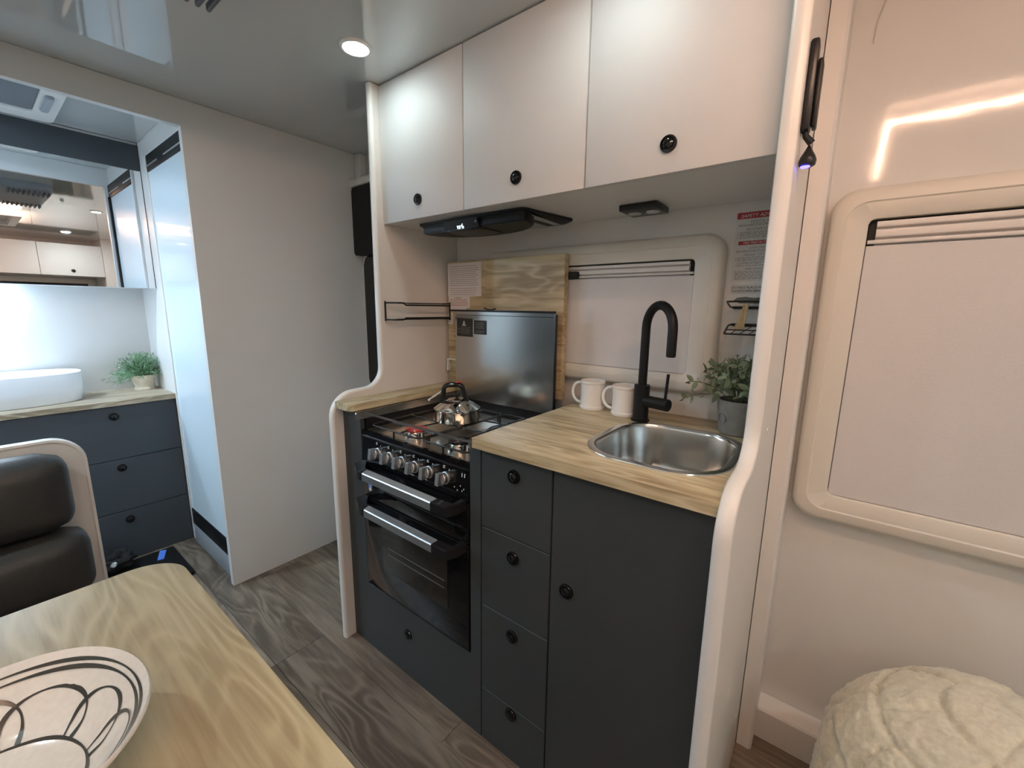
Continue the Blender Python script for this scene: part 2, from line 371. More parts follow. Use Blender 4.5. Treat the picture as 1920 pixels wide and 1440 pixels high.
def window(name, x0, x1, z0, z1, ix0, ix1, iz0, iz1, slat_z, n_hint, latch=None):
    t = T(name, None, None, ((x0 + x1) / 2, YW, z0), kind='structure')
    r = 0.055
    o1 = rrect(x0, x1, z0, z1, r, 8); i1 = rrect(ix0, ix1, iz0, iz1, 0.014, 8)
    mid = rrect(x0 + 0.03, x1 - 0.03, z0 + 0.032, z1 - 0.032, r - 0.012, 8); mid2 = rrect(x0 + 0.033, x1 - 0.033, z0 + 0.035, z1 - 0.035, r - 0.013, 8)
    e1 = rrect(x0 + 0.004, x1 - 0.004, z0 + 0.004, z1 - 0.004, r - 0.003, 8); e2 = rrect(x0 + 0.012, x1 - 0.012, z0 + 0.012, z1 - 0.012, r - 0.006, 8)
    i0 = rrect(ix0 - 0.004, ix1 + 0.004, iz0 - 0.004, iz1 + 0.004, 0.016, 8)
    bm = frame_loft(nb(), [(o1, YW - 0.001), (o1, YW - 0.028), (e1, YW - 0.036), (e2, YW - 0.041), (mid, YW - 0.0425), (mid2, YW - 0.0395), (i0, YW - 0.0395), (i1, YW - 0.036), (i1, YW - 0.008)], 'y')
    M('frame', bm, FRAME, t, 40)
    M('backing', B(ix0 - 0.003, ix1 + 0.003, YW - 0.011, YW - 0.002, iz0 - 0.003, iz1 + 0.003), BLACK, t, label='black recess behind the blind slats')
    M('blind', B(ix0 + 0.0015, ix1 - 0.0015, YW - 0.031, YW - 0.027, iz0 + 0.001, slat_z, 0.001, 1), BLIND, t, label='pulled down pale fabric blind')
    h = iz1 - slat_z; n = 3
    for k in range(n):
        za = slat_z + (0.004, h * 0.30, h * 0.68)[k]; zb = za + (h * 0.15, h * 0.30, h * 0.22)[k]
        e = 0.003 if k == 0 else 0.016
        bm = prism(nb(), rrect(YW - 0.033, YW - 0.018, za, zb, 0.0030, 3), 'x', ix0 + e, ix1 - e)
        M('slat', bm, SLAT, t)
    bm = box(nb(), ix0 + 0.003, ix0 + 0.016, YW - 0.019, YW - 0.012, slat_z, iz1 - 0.002); box(bm, ix1 - 0.016, ix1 - 0.003, YW - 0.019, YW - 0.012, slat_z, iz1 - 0.002)
    M('side_channel', bm, BLACKM, t)
    M('top_roller', B(ix0 + 0.016, ix1 - 0.016, YW - 0.02, YW - 0.012, slat_z, iz1 - 0.006), SLAT, t)
    if latch:
        M('latch', B(latch - 0.075, latch, YW - 0.048, YW - 0.018, slat_z + 0.002, slat_z + 0.026, 0.006), BLACK, t, label='black blind latch')
    return t
window('window_1', -1.17, -0.279, 1.010, 1.472, -1.09, -0.356, 1.064, 1.404, 1.357, 'k', latch=-0.735)
window('window_2', -0.052, 1.02, 0.716, 1.541, 0.0215, 0.946, 0.789, 1.470, 1.410, 'r')

def entry_door():
    d = T('door_1', None, None, (-1.76, YW, 0), kind='structure')
    M('leaf', B(-2.03, -1.40, YW - 0.012, YW - 0.001, 0.005, 1.86, 0.004), WALL, d)
    fr = prism(nb(), rrect(-2.032, -1.45, 0.80, 1.53, 0.05), 'y', YW - 0.024, YW - 0.011, 0.003)
    M('window_rim', fr, EDGE, d)
    gl = prism(nb(), rrect(-2.012, -1.47, 0.82, 1.512, 0.045), 'y', YW - 0.034, YW - 0.023, 0.003)
    M('tinted_pane', gl, TINT, d, label='black tinted door window')
    M('blind_cassette', prism(nb(), rrect(-2.028, -1.45, 1.512, 1.838, 0.012), 'y', YW - 0.075, YW - 0.034, 0.004), BLACKM, d, label='black blind cassette above the tinted window')
    M('lintel', B(-2.03, -1.39, YW - 0.085, YW - 0.011, 1.84, 1.872, 0.004), WALL, d)
entry_door()

# ------------------------------------------------------------------ kitchen end panels
def end_panel(xa, xb, front, upper, label, loc):
    t = T('end_panel', label, 'panel', loc)
    prof = fillet([(front, 0.0), (front, 0.950, 0.085), (upper, 0.958, 0.075), (upper, CZ - 0.002)], 9)
    poly = prof + [(YW - 0.002, CZ - 0.002), (YW - 0.002, 0.0)]
    M('board', prism(nb(), poly, 'x', xa, xb), PANEL, t)
    # moulded white edge band follows the front profile
    bm = nb(); rings = []
    n = len(prof); xm = (xa + xb) / 2; hw = (xb - xa) / 2 + 0.0015
    for i, p in enumerate(prof):
        a = Vector(prof[max(0, i - 1)]); b = Vector(prof[min(n - 1, i + 1)]); tn = (b - a).normalized(); nr = Vector((-tn.y, tn.x))
        if nr.x > 0 and abs(nr.y) < 0.3 or nr.y < -0.3: nr = -nr
        P = Vector(p); ring = []
        for dx, dn in ((-hw, -0.004), (-hw, 0.002), (-hw * 0.8, 0.0055), (0, 0.0075), (hw * 0.8, 0.0055), (hw, 0.002), (hw, -0.004)):
            q = P + nr * dn; ring.append((xm + dx, q.x, q.y))
        rings.append(ring)
    loft(bm, rings)
    M('edge_band', bm, EDGE, t, 50, label='rounded white edge band')
    return t
end_panel(-1.381, -1.358, 0.744, 0.952, 'white stepped kitchen end panel beside the stove', (-1.37, 0.744, 0))
pr = end_panel(-0.128, -0.102, 0.732, 0.940, 'cream stepped kitchen end panel beside the sink', (-0.115, 0.732, 0))
for y, z in ((1.05, 1.0), (1.16, 0.16)):
    M('screw_cap', lathe(nb(), [(0.005, 0), (0.0045, 0.0015), (0, 0.002)], (-0.102, y, z), (1, 0, 0), 10), PANEL, pr)

# ------------------------------------------------------------------ base cabinets
YF = 0.78
def base_cabinets():
    t = T('oven_cabinet', 'dark grey cabinet surround housing the black stove', 'cabinet', (-1.03, YF, 0))
    M('face_panel', plate(nb(), rect(-1.357, -0.7035, 0.001, 0.902), [rect(-1.253, -0.742, 0.262, 0.9015)], 'y', YF, YF + 0.016), DARK, t)
    knob(t, -1.031, YF, 0.168)
    bm = box(nb(), -1.357, -1.264, YF + 0.016, 1.345, 0.001, 0.900); box(bm, -0.740, -0.7035, YF + 0.016, 1.345, 0.001, 0.900); box(bm, -1.264, -0.740, YF + 0.016, 1.345, 0.001, 0.255)
    M('carcass', bm, GAP, t)
    t = T('drawer_cabinet', 'narrow dark grey cabinet of four drawers between stove and sink', 'cabinet', (-0.59, YF, 0))
    M('carcass', B(-0.7025, -0.4815, YF + 0.004, 1.345, 0.001, 0.902), GAP, t)
    for z0, z1, kz in ((0.6805, 0.899, 0.848), (0.4475, 0.6785, 0.628), (0.1785, 0.4455, 0.40), (0.002, 0.1765, 0.1555)):
        d = M('drawer', B(-0.7005, -0.4830, YF, YF + 0.018, z0, z1, 0.0012, 1), DARK, t)
        knob(d, -0.592, YF, kz)
    t = T('sink_cabinet', 'dark grey cabinet with one tall door below the sink', 'cabinet', (-0.3, YF, 0))
    M('carcass', B(-0.4805, -0.1305, YF + 0.004, 0.80, 0.001, 0.902), GAP, t)
    bm = box(nb(), -0.4805, -0.4655, 0.80, 1.345, 0.001, 0.770); box(bm, -0.1455, -0.1305, 0.80, 1.345, 0.001, 0.770); box(bm, -0.4655, -0.1455, 0.80, 1.345, 0.001, 0.02)
    M('side_wall', bm, GAP, t)
    d = M('door', B(-0.4785, -0.1315, YF, YF + 0.018, 0.002, 0.899, 0.0012, 1), DARK, t)
    knob(d, -0.434, YF, 0.607)
base_cabinets()

SX0, SX1, SY0, SY1 = -0.474, -0.143, 0.838, 1.203
def worktop():
    hole = rrect(SX0 + 0.012, SX1 - 0.012, SY0 + 0.012, SY1 - 0.012, 0.105, 10)
    bm = plate(nb(), rect(-0.711, -0.1295, 0.755, YW - 0.003), [hole], 'z', 0.9035, 0.930)
    M('worktop', bm, OAK, loc=(-0.42, 1.05, 0.9035), label='light oak worktop around the sink', cat='worktop')
    bm = prism(nb(), fillet([(-1.3575, 0.752), (-1.262, 0.752, 0.022), (-1.262, 1.28), (-1.3575, 1.28)]), 'z', 0.9055, 0.931, 0.002)
    M('oak_ledge', bm, OAKY, loc=(-1.31, 1.0, 0.9055), label='narrow light oak ledge on the left of the stove', cat='shelf')
    # steel splash strip under the ledge
    bm = prism(nb(), rrect(0.762, 1.23, 0.8795, 0.9052, 0.006, 4), 'x', -1.2528, -1.2470)
    M('splash_strip', bm, STEEL, loc=(-1.257, 1.0, 0.878), label='brushed steel strip below the narrow oak ledge', cat='strip')
    t = T('sink', 'stainless steel inset sink with rounded corners', 'sink', (-0.31, 1.02, 0.79))
    def rr(d, r): return rrect(SX0 + d, SX1 - d, SY0 + d, SY1 - d, r, 10)
    zt = 0.9302
    bm = nb(); secs = [(rr(0, 0.117), zt), (rr(0.001, 0.116), zt + 0.0022), (rr(0.004, 0.113), zt + 0.003), (rr(0.017, 0.1), zt + 0.002), (rr(0.0195, 0.0975), zt - 0.001), (rr(0.021, 0.096), zt - 0.007), (rr(0.027, 0.09), zt - 0.10), (rr(0.032, 0.085), zt - 0.125), (rr(0.046, 0.075), zt - 0.137), (rr(0.10, 0.05), zt - 0.1395)]
    loft(bm, [[(a, b, z) for a, b in lp] for lp, z in secs], False, True)
    M('basin', bm, SINKM, t, 40)
    M('drain', lathe(nb(), [(0.036, 0.0), (0.036, 0.002), (0.028, 0.003), (0.024, 0.001), (0, 0.001)], (-0.31, 1.02, zt - 0.1395)), CHROME, t)
worktop()

def tap():
    b = Vector((-0.444, 1.204, 0.930)); t = T('tap', 'matte black gooseneck mixer tap behind the sink', 'tap', b)
    bm = lathe(nb(), [(0, 0), (0.027, 0), (0.027, 0.004), (0.0225, 0.0055), (0.0225, 0.107), (0.021, 0.109), (0, 0.109)], b)
    M('body', bm, BLACKM, t)
    d = Vector((math.cos(math.radians(-38)), math.sin(math.radians(-38)), 0)); R = 0.063
    pts = [b + Vector((0, 0, 0.107)), b + Vector((0, 0, 0.18)), b + Vector((0, 0, 0.276 - 0.0))]
    c = b + d * R + Vector((0, 0, 0.276))
    for i in range(1, 15): a = PI - PI * i / 14; pts.append(c + d * R * math.cos(a) + Vector((0, 0, R * math.sin(a))))
    e = pts[-1]; pts += [e - Vector((0, 0, 0.03)), e - Vector((0, 0, 0.07))]
    M('spout', tube(nb(), pts, 0.0125, 16), BLACKM, t, 40)
    M('nozzle', cyl(nb(), pts[-1], pts[-1] - Vector((0, 0, 0.002)), 0.0105, seg=16), BLACK, t)
    q = b + Vector((0, 0, 0.062)); dx = Vector((math.cos(math.radians(-15)), math.sin(math.radians(-15)), 0))
    M('mixer_barrel', lathe(nb(), [(0, 0), (0.0175, 0), (0.0175, 0.088), (0.0165, 0.09), (0, 0.09)], q, dx), BLACKM, t)
    h = q + dx * 0.078
    M('lever', cyl(nb(), h + Vector((0, 0, 0.012)), h + Vector((0.004, 0, 0.088)), 0.0042, seg=10), BLACKM, t)
tap()

def mug(c, label):
    t = T('mug', label, 'mug', c, 'white mugs on the worktop')
    prof = [(0, 0.0), (0.040, 0.0), (0.0425, 0.004), (0.0425, 0.010), (0.0395, 0.013), (0.0390, 0.05), (0.0395, 0.084), (0.0415, 0.087), (0.0415, 0.092), (0.0400, 0.094), (0.0380, 0.092), (0.0365, 0.05), (0.036, 0.008), (0, 0.006)]
    M('cup', lathe(nb(), prof, c, seg=40), PORC, t)
    C = Vector(c); pts = []
    for i in range(13):
        a = math.radians(72 + 216 * i / 12); pts.append(C + Vector((-0.043 + 0.030 * math.cos(a) * (1.0), -0.004, 0.050 + 0.034 * math.sin(a))))
    M('handle', tube(nb(), pts, 0.0052, 10), PORC, t, 50)
    return t
m1 = mug((-0.628, 1.252, 0.9302), 'white mug next to the oak board')
dup(m1, shift=(0.119, -0.013, 0), label='white mug next to the black tap')

def leaf_mesh(l, wd, droop=0.15):
    bm = nb(); top = []; bot = []
    for i in range(6):
        s = i / 5; wv = wd * math.sin(PI * (s * 0.92 + 0.06)) ** 0.8; z = -droop * l * s * s
        top.append((l * s, wv / 2, z + 0.12 * wv)); bot.append((l * s, -wv / 2, z + 0.12 * wv))
    mid = [(l * i / 5, 0, -droop * l * (i / 5) ** 2) for i in range(6)]
    T_ = [[bm.verts.new(p) for p in r] for r in (top, mid, bot)]
    for a, b in zip(T_, T_[1:]):
        for i in range(5): bm.faces.new((a[i], a[i + 1], b[i + 1], b[i]))
    return bm
def place(o, p, d, roll, s, parent):
    d = Vector(d).normalized(); x, y = basis(d); n = (x * math.cos(roll) + y * math.sin(roll)); m = Matrix((d, n.cross(d), n)).transposed().to_4x4() @ Matrix.Scale(s, 4)
    m.translation = Vector(p) - ORG[parent.name]; o.matrix_basis = m
def plant_kitchen():
    c = Vector((-0.192, 1.238, 0.9302)); t = T('potted_plant', 'leafy artificial plant in a grey concrete pot by the sink', 'plant', c)
    pot = lathe(nb(), [(0, 0), (0.038, 0), (0.0425, 0.004), (0.0475, 0.045), (0.0525, 0.090), (0.0515, 0.094), (0.047, 0.094), (0.046, 0.085), (0, 0.084)], c, seg=40)
    p = M('pot', pot, CONC, t)
    em = lathe(nb(), [(0.0135, 0), (0.0135, 0.0016), (0.0115, 0.0016), (0.0115, 0)], c + Vector((-0.030, -0.0370, 0.046)), (-0.62, -0.77, -0.10), 20)
    M('pot_emblem', em, CONC, p)
    M('soil', lathe(nb(), [(0.0465, 0), (0, 0.006)], c + Vector((0, 0, 0.083))), SOIL, t)
    lb = leaf_mesh(0.031, 0.0155); bmesh.ops.translate(lb, verts=lb.verts, vec=c); lm = M('leaf', lb, LEAF, t, 60); lm['label'] = 'sage green leaf'
    first = True; rnd = random.Random(3); sb = nb()
    dirs = [(-1.0, -0.2, 0.62), (-0.95, -0.5, 0.28), (-0.75, 0.1, 1.1), (-0.45, -0.5, 1.2)] + [(rnd.uniform(-0.8, 0.45), rnd.uniform(-0.9, 0.55), rnd.uniform(0.45, 1.5)) for _ in range(25)]
    cnt = 0
    for i, dv in enumerate(dirs):
        dv = Vector(dv).normalized(); ln = rnd.uniform(0.095, 0.135) if i > 3 else 0.128
        p0 = c + Vector((dv.x * 0.02, dv.y * 0.02, 0.086)); pts = []
        for k in range(6):
            s = k / 5; q = p0 + dv * ln * s + Vector((0, 0, 0.012 * math.sin(PI * s))) - Vector((0, 0, 0.035 * s * s * (1.1 - dv.z)))
            q.x = min(q.x, -0.136); q.y = min(q.y, 1.345); pts.append(q)
        tube(sb, pts, 0.0011, 5)
        for k in range(9):
            s = 0.22 + 0.78 * k / 8; j = min(4, int(s * 5)); f = s * 5 - j; q = pts[j].lerp(pts[j + 1], f)
            tn = (pts[j + 1] - pts[j]).normalized(); x, y = basis(tn); a = k * 2.4 + rnd.uniform(-0.4, 0.4)
            d = tn * rnd.uniform(0.25, 0.8) + (x * math.cos(a) + y * math.sin(a))
            if q.x > -0.150 and d.x > 0: d.x = -d.x
            o = lm if first else lm.copy()
            if not first: COL.objects.link(o); o.parent = t
            first = False; cnt += 1
            place(o, q, d, rnd.uniform(0, 6.28), rnd.uniform(0.65, 1.05) * (1 if k < 8 else 0.8), t)
    M('stem', sb, STEM, t)
plant_kitchen()

# ------------------------------------------------------------------ overhead cabinets, hood, light
YU = 0.98; ZU = 1.549
def overhead():
    for x0, x1, kx, lab, hinge in ((-1.357, -0.955, -1.162, 'white overhead cabinet at the stove end nearest the partition', 0), (-0.953, -0.5425, -0.752, 'white overhead cabinet in the middle of the row', 0), (-0.5405, -0.1290, -0.340, 'white overhead cabinet above the sink', 0)):
        t = T('overhead_cabinet', lab, 'cabinet', ((x0 + x1) / 2, YU, ZU), 'overhead cabinets above the kitchen')
        M('body', B(x0 + (0.0008 if x0 < -1.3 else -0.001), x1 + (0.001 if x1 < -0.2 else -0.0008), YU + 0.0185, YW - 0.006, ZU + 0.0015, CZ - 0.002), WALL, t)
        d = M('door', B(x0 + 0.001, x1 - 0.001, YU, YU + 0.018, ZU, CZ - 0.004, 0.0015, 2), DOOR, t)
        knob(d, kx, YU, 1.608)
overhead()

def hood():
    t = T('range_hood', 'flat black slide-out range hood under the overhead cabinets', 'range hood', (-1.0, 1.15, ZU))
    z = ZU + 0.0012
    outer = fillet([(-0.95, 1.052), (-0.78, 1.052, 0.02), (-0.742, 1.285, 0.01), (-1.252, 1.285, 0.01), (-1.252, 1.052, 0.015), (-0.95, 1.052)], 5)[:-1]
    inner = [(-1.0 + (a + 1.0) * 0.93, 1.165 + (b - 1.165) * 0.88) for a, b in outer]
    bm = loft(nb(), [[(a, b, z) for a, b in outer], [(a, b, z - 0.008) for a, b in outer], [(a, b, z - 0.018) for a, b in inner]])
    M('flange', bm, BLACK, t)
    arc = [(-1.215, 1.046), (-0.80, 1.046)] + [(-0.775, 1.052), (-0.770, 1.064)]
    for i in range(1, 16): a = PI * i / 16; arc.append((-0.995 + 0.222 * math.cos(a), 1.066 + 0.135 * math.sin(a) ** 0.9))
    arc += [(-1.218, 1.064)]
    bm = prism(nb(), arc, 'z', z - 0.040, z - 0.010, 0.003)
    M('fascia', bm, BLACKM, t, 25)
    ds = M('display_panel', B(-1.10, -0.945, 1.041, 1.16, z - 0.0445, z - 0.037, 0.003), BLACK, t)
    # lit digits sit on the lower lip of the panel, facing down and forward
    M('display_panel_lip', prism(nb(), [(1.030, z - 0.014), (1.047, z - 0.014), (1.047, z - 0.0445), (1.043, z - 0.0445)], 'x', -1.10, -0.945), BLACK, t)
    n = Vector((0, 0.013, -0.0305)).normalized()
    dg = text(nb(), 'nr6', 0.0225, Vector((-1.040, 1.0406, z - 0.0395)), (1, 0, 0), -n, 0.0009)
    M('digit', dg, DIGIT, ds, label='lit white digits')
    M('switch_dot', cyl(nb(), (-0.955, 1.036, z - 0.024), (-0.955, 1.034, z - 0.0245), 0.003, seg=10), GREYP, ds)
    M('filter', B(-0.80, -0.775, 1.09, 1.255, z - 0.0195, z - 0.017), STEEL, t)
    M('filter_mesh', B(-1.20, -0.83, 1.13, 1.262, z - 0.0205, z - 0.017), GREYP, t)
hood()
def puck_light():
    t = T('cabinet_light', 'small black twin lamp under the overhead cabinet', 'lamp', (-0.49, 1.25, ZU))
    M('housing', B(-0.546, -0.437, 1.197, 1.302, ZU - 0.016, ZU + 0.0012, 0.003), BLACK, t)
    for x in (-0.519, -0.464):
        M('lens', lathe(nb(), [(0.020, 0), (0.018, 0.003), (0.010, 0.004), (0, 0.004)], (x, 1.25, ZU - 0.0155), (0, 0, -1), 24), LENS, t)
puck_light()

# ------------------------------------------------------------------ board, notices, signs
def strokes(bm, x0, x1, zs, y, rnd, h=0.0018, jag=True):
    for z in zs:
        x = x0; e = x1 - rnd.uniform(0, 0.12) * (x1 - x0)
        while x < e:
            l = min(rnd.uniform(0.005, 0.016), e - x)
            v = [bm.verts.new(p) for p in ((x, y, z), (x + l, y, z), (x + l, y, z + h), (x, y, z + h))]; bm.faces.new(v); x += l + 0.0022
    return bm
def board_and_papers():
    M('oak_board', B(-1.345, -0.770, 1.283, 1.310, 0.9315, 1.443, 0.0015, 1), OAKB, loc=(-1.06, 1.297, 0.9315), label='oak worktop cut-out board leaning behind the stove lid', cat='board')
    rnd = random.Random(5)
    t = T('notice_paper', 'white printed notice sheet stuck on the oak board', 'paper', (-1.25, 1.282, 1.30))
    M('sheet', B(-1.341, -1.152, 1.2815, 1.2828, 1.301, 1.4355), PAPER, t)
    zs = [1.421, 1.412, 1.404, 1.3975, 1.3905, 1.3835, 1.3765, 1.368, 1.3605, 1.353, 1.345, 1.333, 1.324, 1.316, 1.308]
    M('printing', strokes(nb(), -1.327, -1.166, zs, 1.2813, rnd), PRINT, t)
    t = T('warning_paper', 'small white slip with reddish print under the notice sheet', 'paper', (-1.28, 1.282, 1.25))
    M('sheet', plate(nb(), [(-1.338, 1.247), (-1.237, 1.247), (-1.232, 1.254), (-1.215, 1.254), (-1.215, 1.3005), (-1.338, 1.3005)], [], 'y', 1.2815, 1.2828), PAPER, t)
    M('printing', strokes(nb(), -1.330, -1.222, [1.287, 1.281, 1.275, 1.269, 1.263], 1.2813, rnd, 0.0026), PRINTP, t)
    M('heading', strokes(nb(), -1.305, -1.262, [1.2935], 1.2813, rnd, 0.003), PRINT, t)
    t = T('barcode_label', 'tiny white label low on the left edge of the oak board', 'label', (-1.33, 1.282, 1.19))
    M('sheet', B(-1.341, -1.315, 1.2815, 1.2828, 1.186, 1.232), PAPER, t)
    M('printing', strokes(nb(), -1.337, -1.320, [1.222, 1.213, 1.204, 1.195], 1.2813, rnd, 0.003), PRINT, t)
    t = T('board_clip', 'small white plastic clip on the left edge of the oak board', 'clip', (-1.30, 1.28, 1.03))
    M('arm', B(-1.336, -1.285, 1.262, 1.270, 1.033, 1.039, 0.002), EDGE, t)
    M('post', B(-1.336, -1.329, 1.262, 1.2835, 0.985, 1.039, 0.002), EDGE, t)
board_and_papers()

def safety_sign():
    y = YW - 0.0012; rnd = random.Random(8)
    t = T('safety_sign', 'white safety advice sticker with red bands on the kitchen wall', 'sign', (-0.2, YW, 1.34))
    x0, x1 = -0.2655, -0.136; xc = (x0 + x1) / 2 + 0.006
    M('sheet', B(x0, x1, y, YW - 0.0002, 1.338, 1.524), STICK, t)
    yp = y - 0.0004
    M('red_band', B(x0 + 0.002, x1 - 0.001, yp - 0.0002, y, 1.5055, 1.522), PRINTR, t, label='red heading band')
    M('red_band', B(x0 + 0.011, x1 - 0.003, yp - 0.0002, y, 1.4365, 1.4465), PRINTR, t, label='thin red band')
    bm = text(nb(), 'SAFETY ADVICE TO', 0.0125, (-0.254, yp - 0.0004, 1.5085), shear=0.2, sx=1.0)
    M('heading_lettering', bm, PRINTW, t); bm = nb()
    text(bm, 'FIRE PRECAUTIONS', 0.0085, (-0.243, yp - 0.0004, 1.4385), shear=0.2)
    M('band_lettering', bm, PRINTW, t)
    bm = nb()
    for s, xx, z, h in (('VENTILATION', -0.231, 1.4925, 0.0115), ('IN CASE OF FIRE', -0.238, 1.4735, 0.0105), ('CHILDREN', -0.226, 1.4250, 0.0095), ('MEANS OF ESCAPE', -0.239, 1.4062, 0.0095), ('COMBUSTIBLE MATERIALS', -0.253, 1.3845, 0.0092), ('FIRE FIGHTING', -0.232, 1.3685, 0.0092)):
        text(bm, s, h, (xx, yp, z), shear=0.2)
    M('black_lettering', bm, PRINT, t)
    bm = nb()
    for a, b, zs in ((-0.258, -0.145, [1.489, 1.486]), (-0.254, -0.165, [1.469, 1.4655, 1.462, 1.458, 1.454]), (-0.258, -0.15, [1.4205, 1.417]), (-0.253, -0.16, [1.402, 1.398, 1.394]), (-0.257, -0.15, [1.380]), (-0.257, -0.145, [1.364, 1.360, 1.356, 1.352, 1.348, 1.344])):
        strokes(bm, a, b, zs, yp, rnd, 0.0014)
    for xa, za, zb in ((-0.259, 1.453, 1.472), (-0.257, 1.393, 1.4045)): strokes(bm, xa, xa + 0.0012, [za + 0.002 * k for k in range(int((zb - za) / 0.002))], yp, rnd, 0.0019)
    M('fine_print', bm, PRINT, t)
    t = T('hot_items_sticker', 'clear sticker with black warning about hot items below the safety sign', 'sign', (-0.2, YW, 1.31))
    M('sheet', B(-0.262, -0.136, y + 0.0003, YW - 0.0002, 1.3045, 1.3295), STICK, t)
    bm = text(nb(), 'DO NOT PLACE HOT ITEMS', 0.0088, (-0.2605, y - 0.0002, 1.3185)); text(bm, 'ON KITCHEN BENCHTOPS.', 0.0088, (-0.2605, y - 0.0002, 1.3090))
    M('lettering', bm, PRINTK, t)
safety_sign()

# ------------------------------------------------------------------ wire racks
def racks():
    t = T('wire_rack', 'narrow black wire spice rack on the panel beside the stove', 'rack', (-1.34, 1.12, 1.205))
    xa, xb, y0, y1 = -1.3575, -1.300, 0.972, 1.262
    for z in (1.270, 1.208):
        pts = [(xa + 0.003, y0, z), (xb + 0.012, y0, z), (xb, y0 + 0.012, z), (xb, y0 + 0.04, z), (xb, y0 + 0.052, z - 0.008 if z > 1.25 else z + 0.006), (xb, y1 - 0.012, z - 0.008 if z > 1.25 else z + 0.006), (xb - 0.012, y1, z), (xa + 0.003, y1, z)]
        M('rail', tube(nb(), pts, 0.0029, 8), BLACKM, t)
        M('wall_rail', tube(nb(), [(xa + 0.003, y0, z), (xa + 0.003, y1, z)], 0.0018, 8), BLACKM, t)
    for x, y in ((xa + 0.003, y0), (xb, y1 - 0.012)):
        M('upright', tube(nb(), [(x, y, 1.203), (x, y, 1.276)], 0.0032, 8), BLACKM, t)
    for k in range(3):
        x = xa + 0.015 + 0.015 * k; M('base_wire', tube(nb(), [(x, y0, 1.208), (x, y1, 1.208)], 0.0012, 6), BLACKM, t)
    t = T('utensil_rack', 'dark wire utensil rack on the wall right of the kitchen window', 'rack', (-0.19, 1.30, 1.19))
    x0, x1 = -0.256, -0.1305; yb, yf = 1.352, 1.262
    for zb_, zf in ((1.266, 1.281), (1.218, 1.195)):
        path = fillet([(x1, yf), (x0 + 0.004, yf, 0.016), (x0, yb - 0.006, 0.016), (x1, yb - 0.006)], 6)
        M('loop', tube(nb(), [(a, b, zf + (zb_ - zf) * max(0, min(1, (b - yf - 0.01) / (yb - yf - 0.02)))) for a, b in path], 0.0024, 8), IRON, t)
        M('flat_bar', B(x0 + 0.006, x1, yb - 0.004, yb - 0.001, zb_ - 0.0045, zb_ + 0.0035, 0.0006, 1), IRON, t)
    M('front_rail', tube(nb(), [(x0 + 0.012, yf, 1.2065), (x1, yf, 1.2065)], 0.0016, 8), IRON, t)
    M('corner_wire', tube(nb(), [(x0 + 0.008, yf + 0.004, 1.197), (x0 + 0.008, yf + 0.004, 1.205), (x0 + 0.014, yf, 1.2065)], 0.0016, 6), IRON, t)
    for k in range(5):
        xx = x0 + 0.02 + 0.022 * k; M('base_wire', tube(nb(), [(xx, yf, 1.195), (xx + 0.02, yb - 0.006, 1.217)], 0.0011, 6), IRON, t)
    def spatula(xt, xb_, y, label):
        s = T('spatula', label, 'spatula', (xt, y, 1.20), 'spatulas in the utensil rack')
        a = Vector((xb_, y, 1.2035)); b = Vector((xt, y + 0.012, 1.276))
        M('handle', loft(nb(), [[(p.x + dx * wv, p.y + dy, p.z) for dx, dy in ((-1, -0.004), (1, -0.004), (1, 0.004), (-1, 0.004))] for p, wv in ((a, 0.0115), (a.lerp(b, 0.3), 0.0105), (a.lerp(b, 0.7), 0.0075), (b, 0.0062))]), OLIVE, s)
        hp = fillet([(xt - 0.032, 1.285), (xt - 0.018, 1.2765, 0.006), (xt + 0.022, 1.2765, 0.006), (xt + 0.026, 1.290, 0.006), (xt - 0.004, 1.294, 0.006), (xt - 0.024, 1.2915, 0.006), (xt - 0.032, 1.285)], 4)[:-1]
        M('head', prism(nb(), hp, 'y', y + 0.006, y + 0.018, 0.003), GREYS, s)
    spatula(-0.2085, -0.220, 1.285, 'wooden spatula with grey head, left one in the utensil rack')
    spatula(-0.172, -0.163, 1.312, 'wooden spatula with grey head, right one close to the cream panel')
racks()

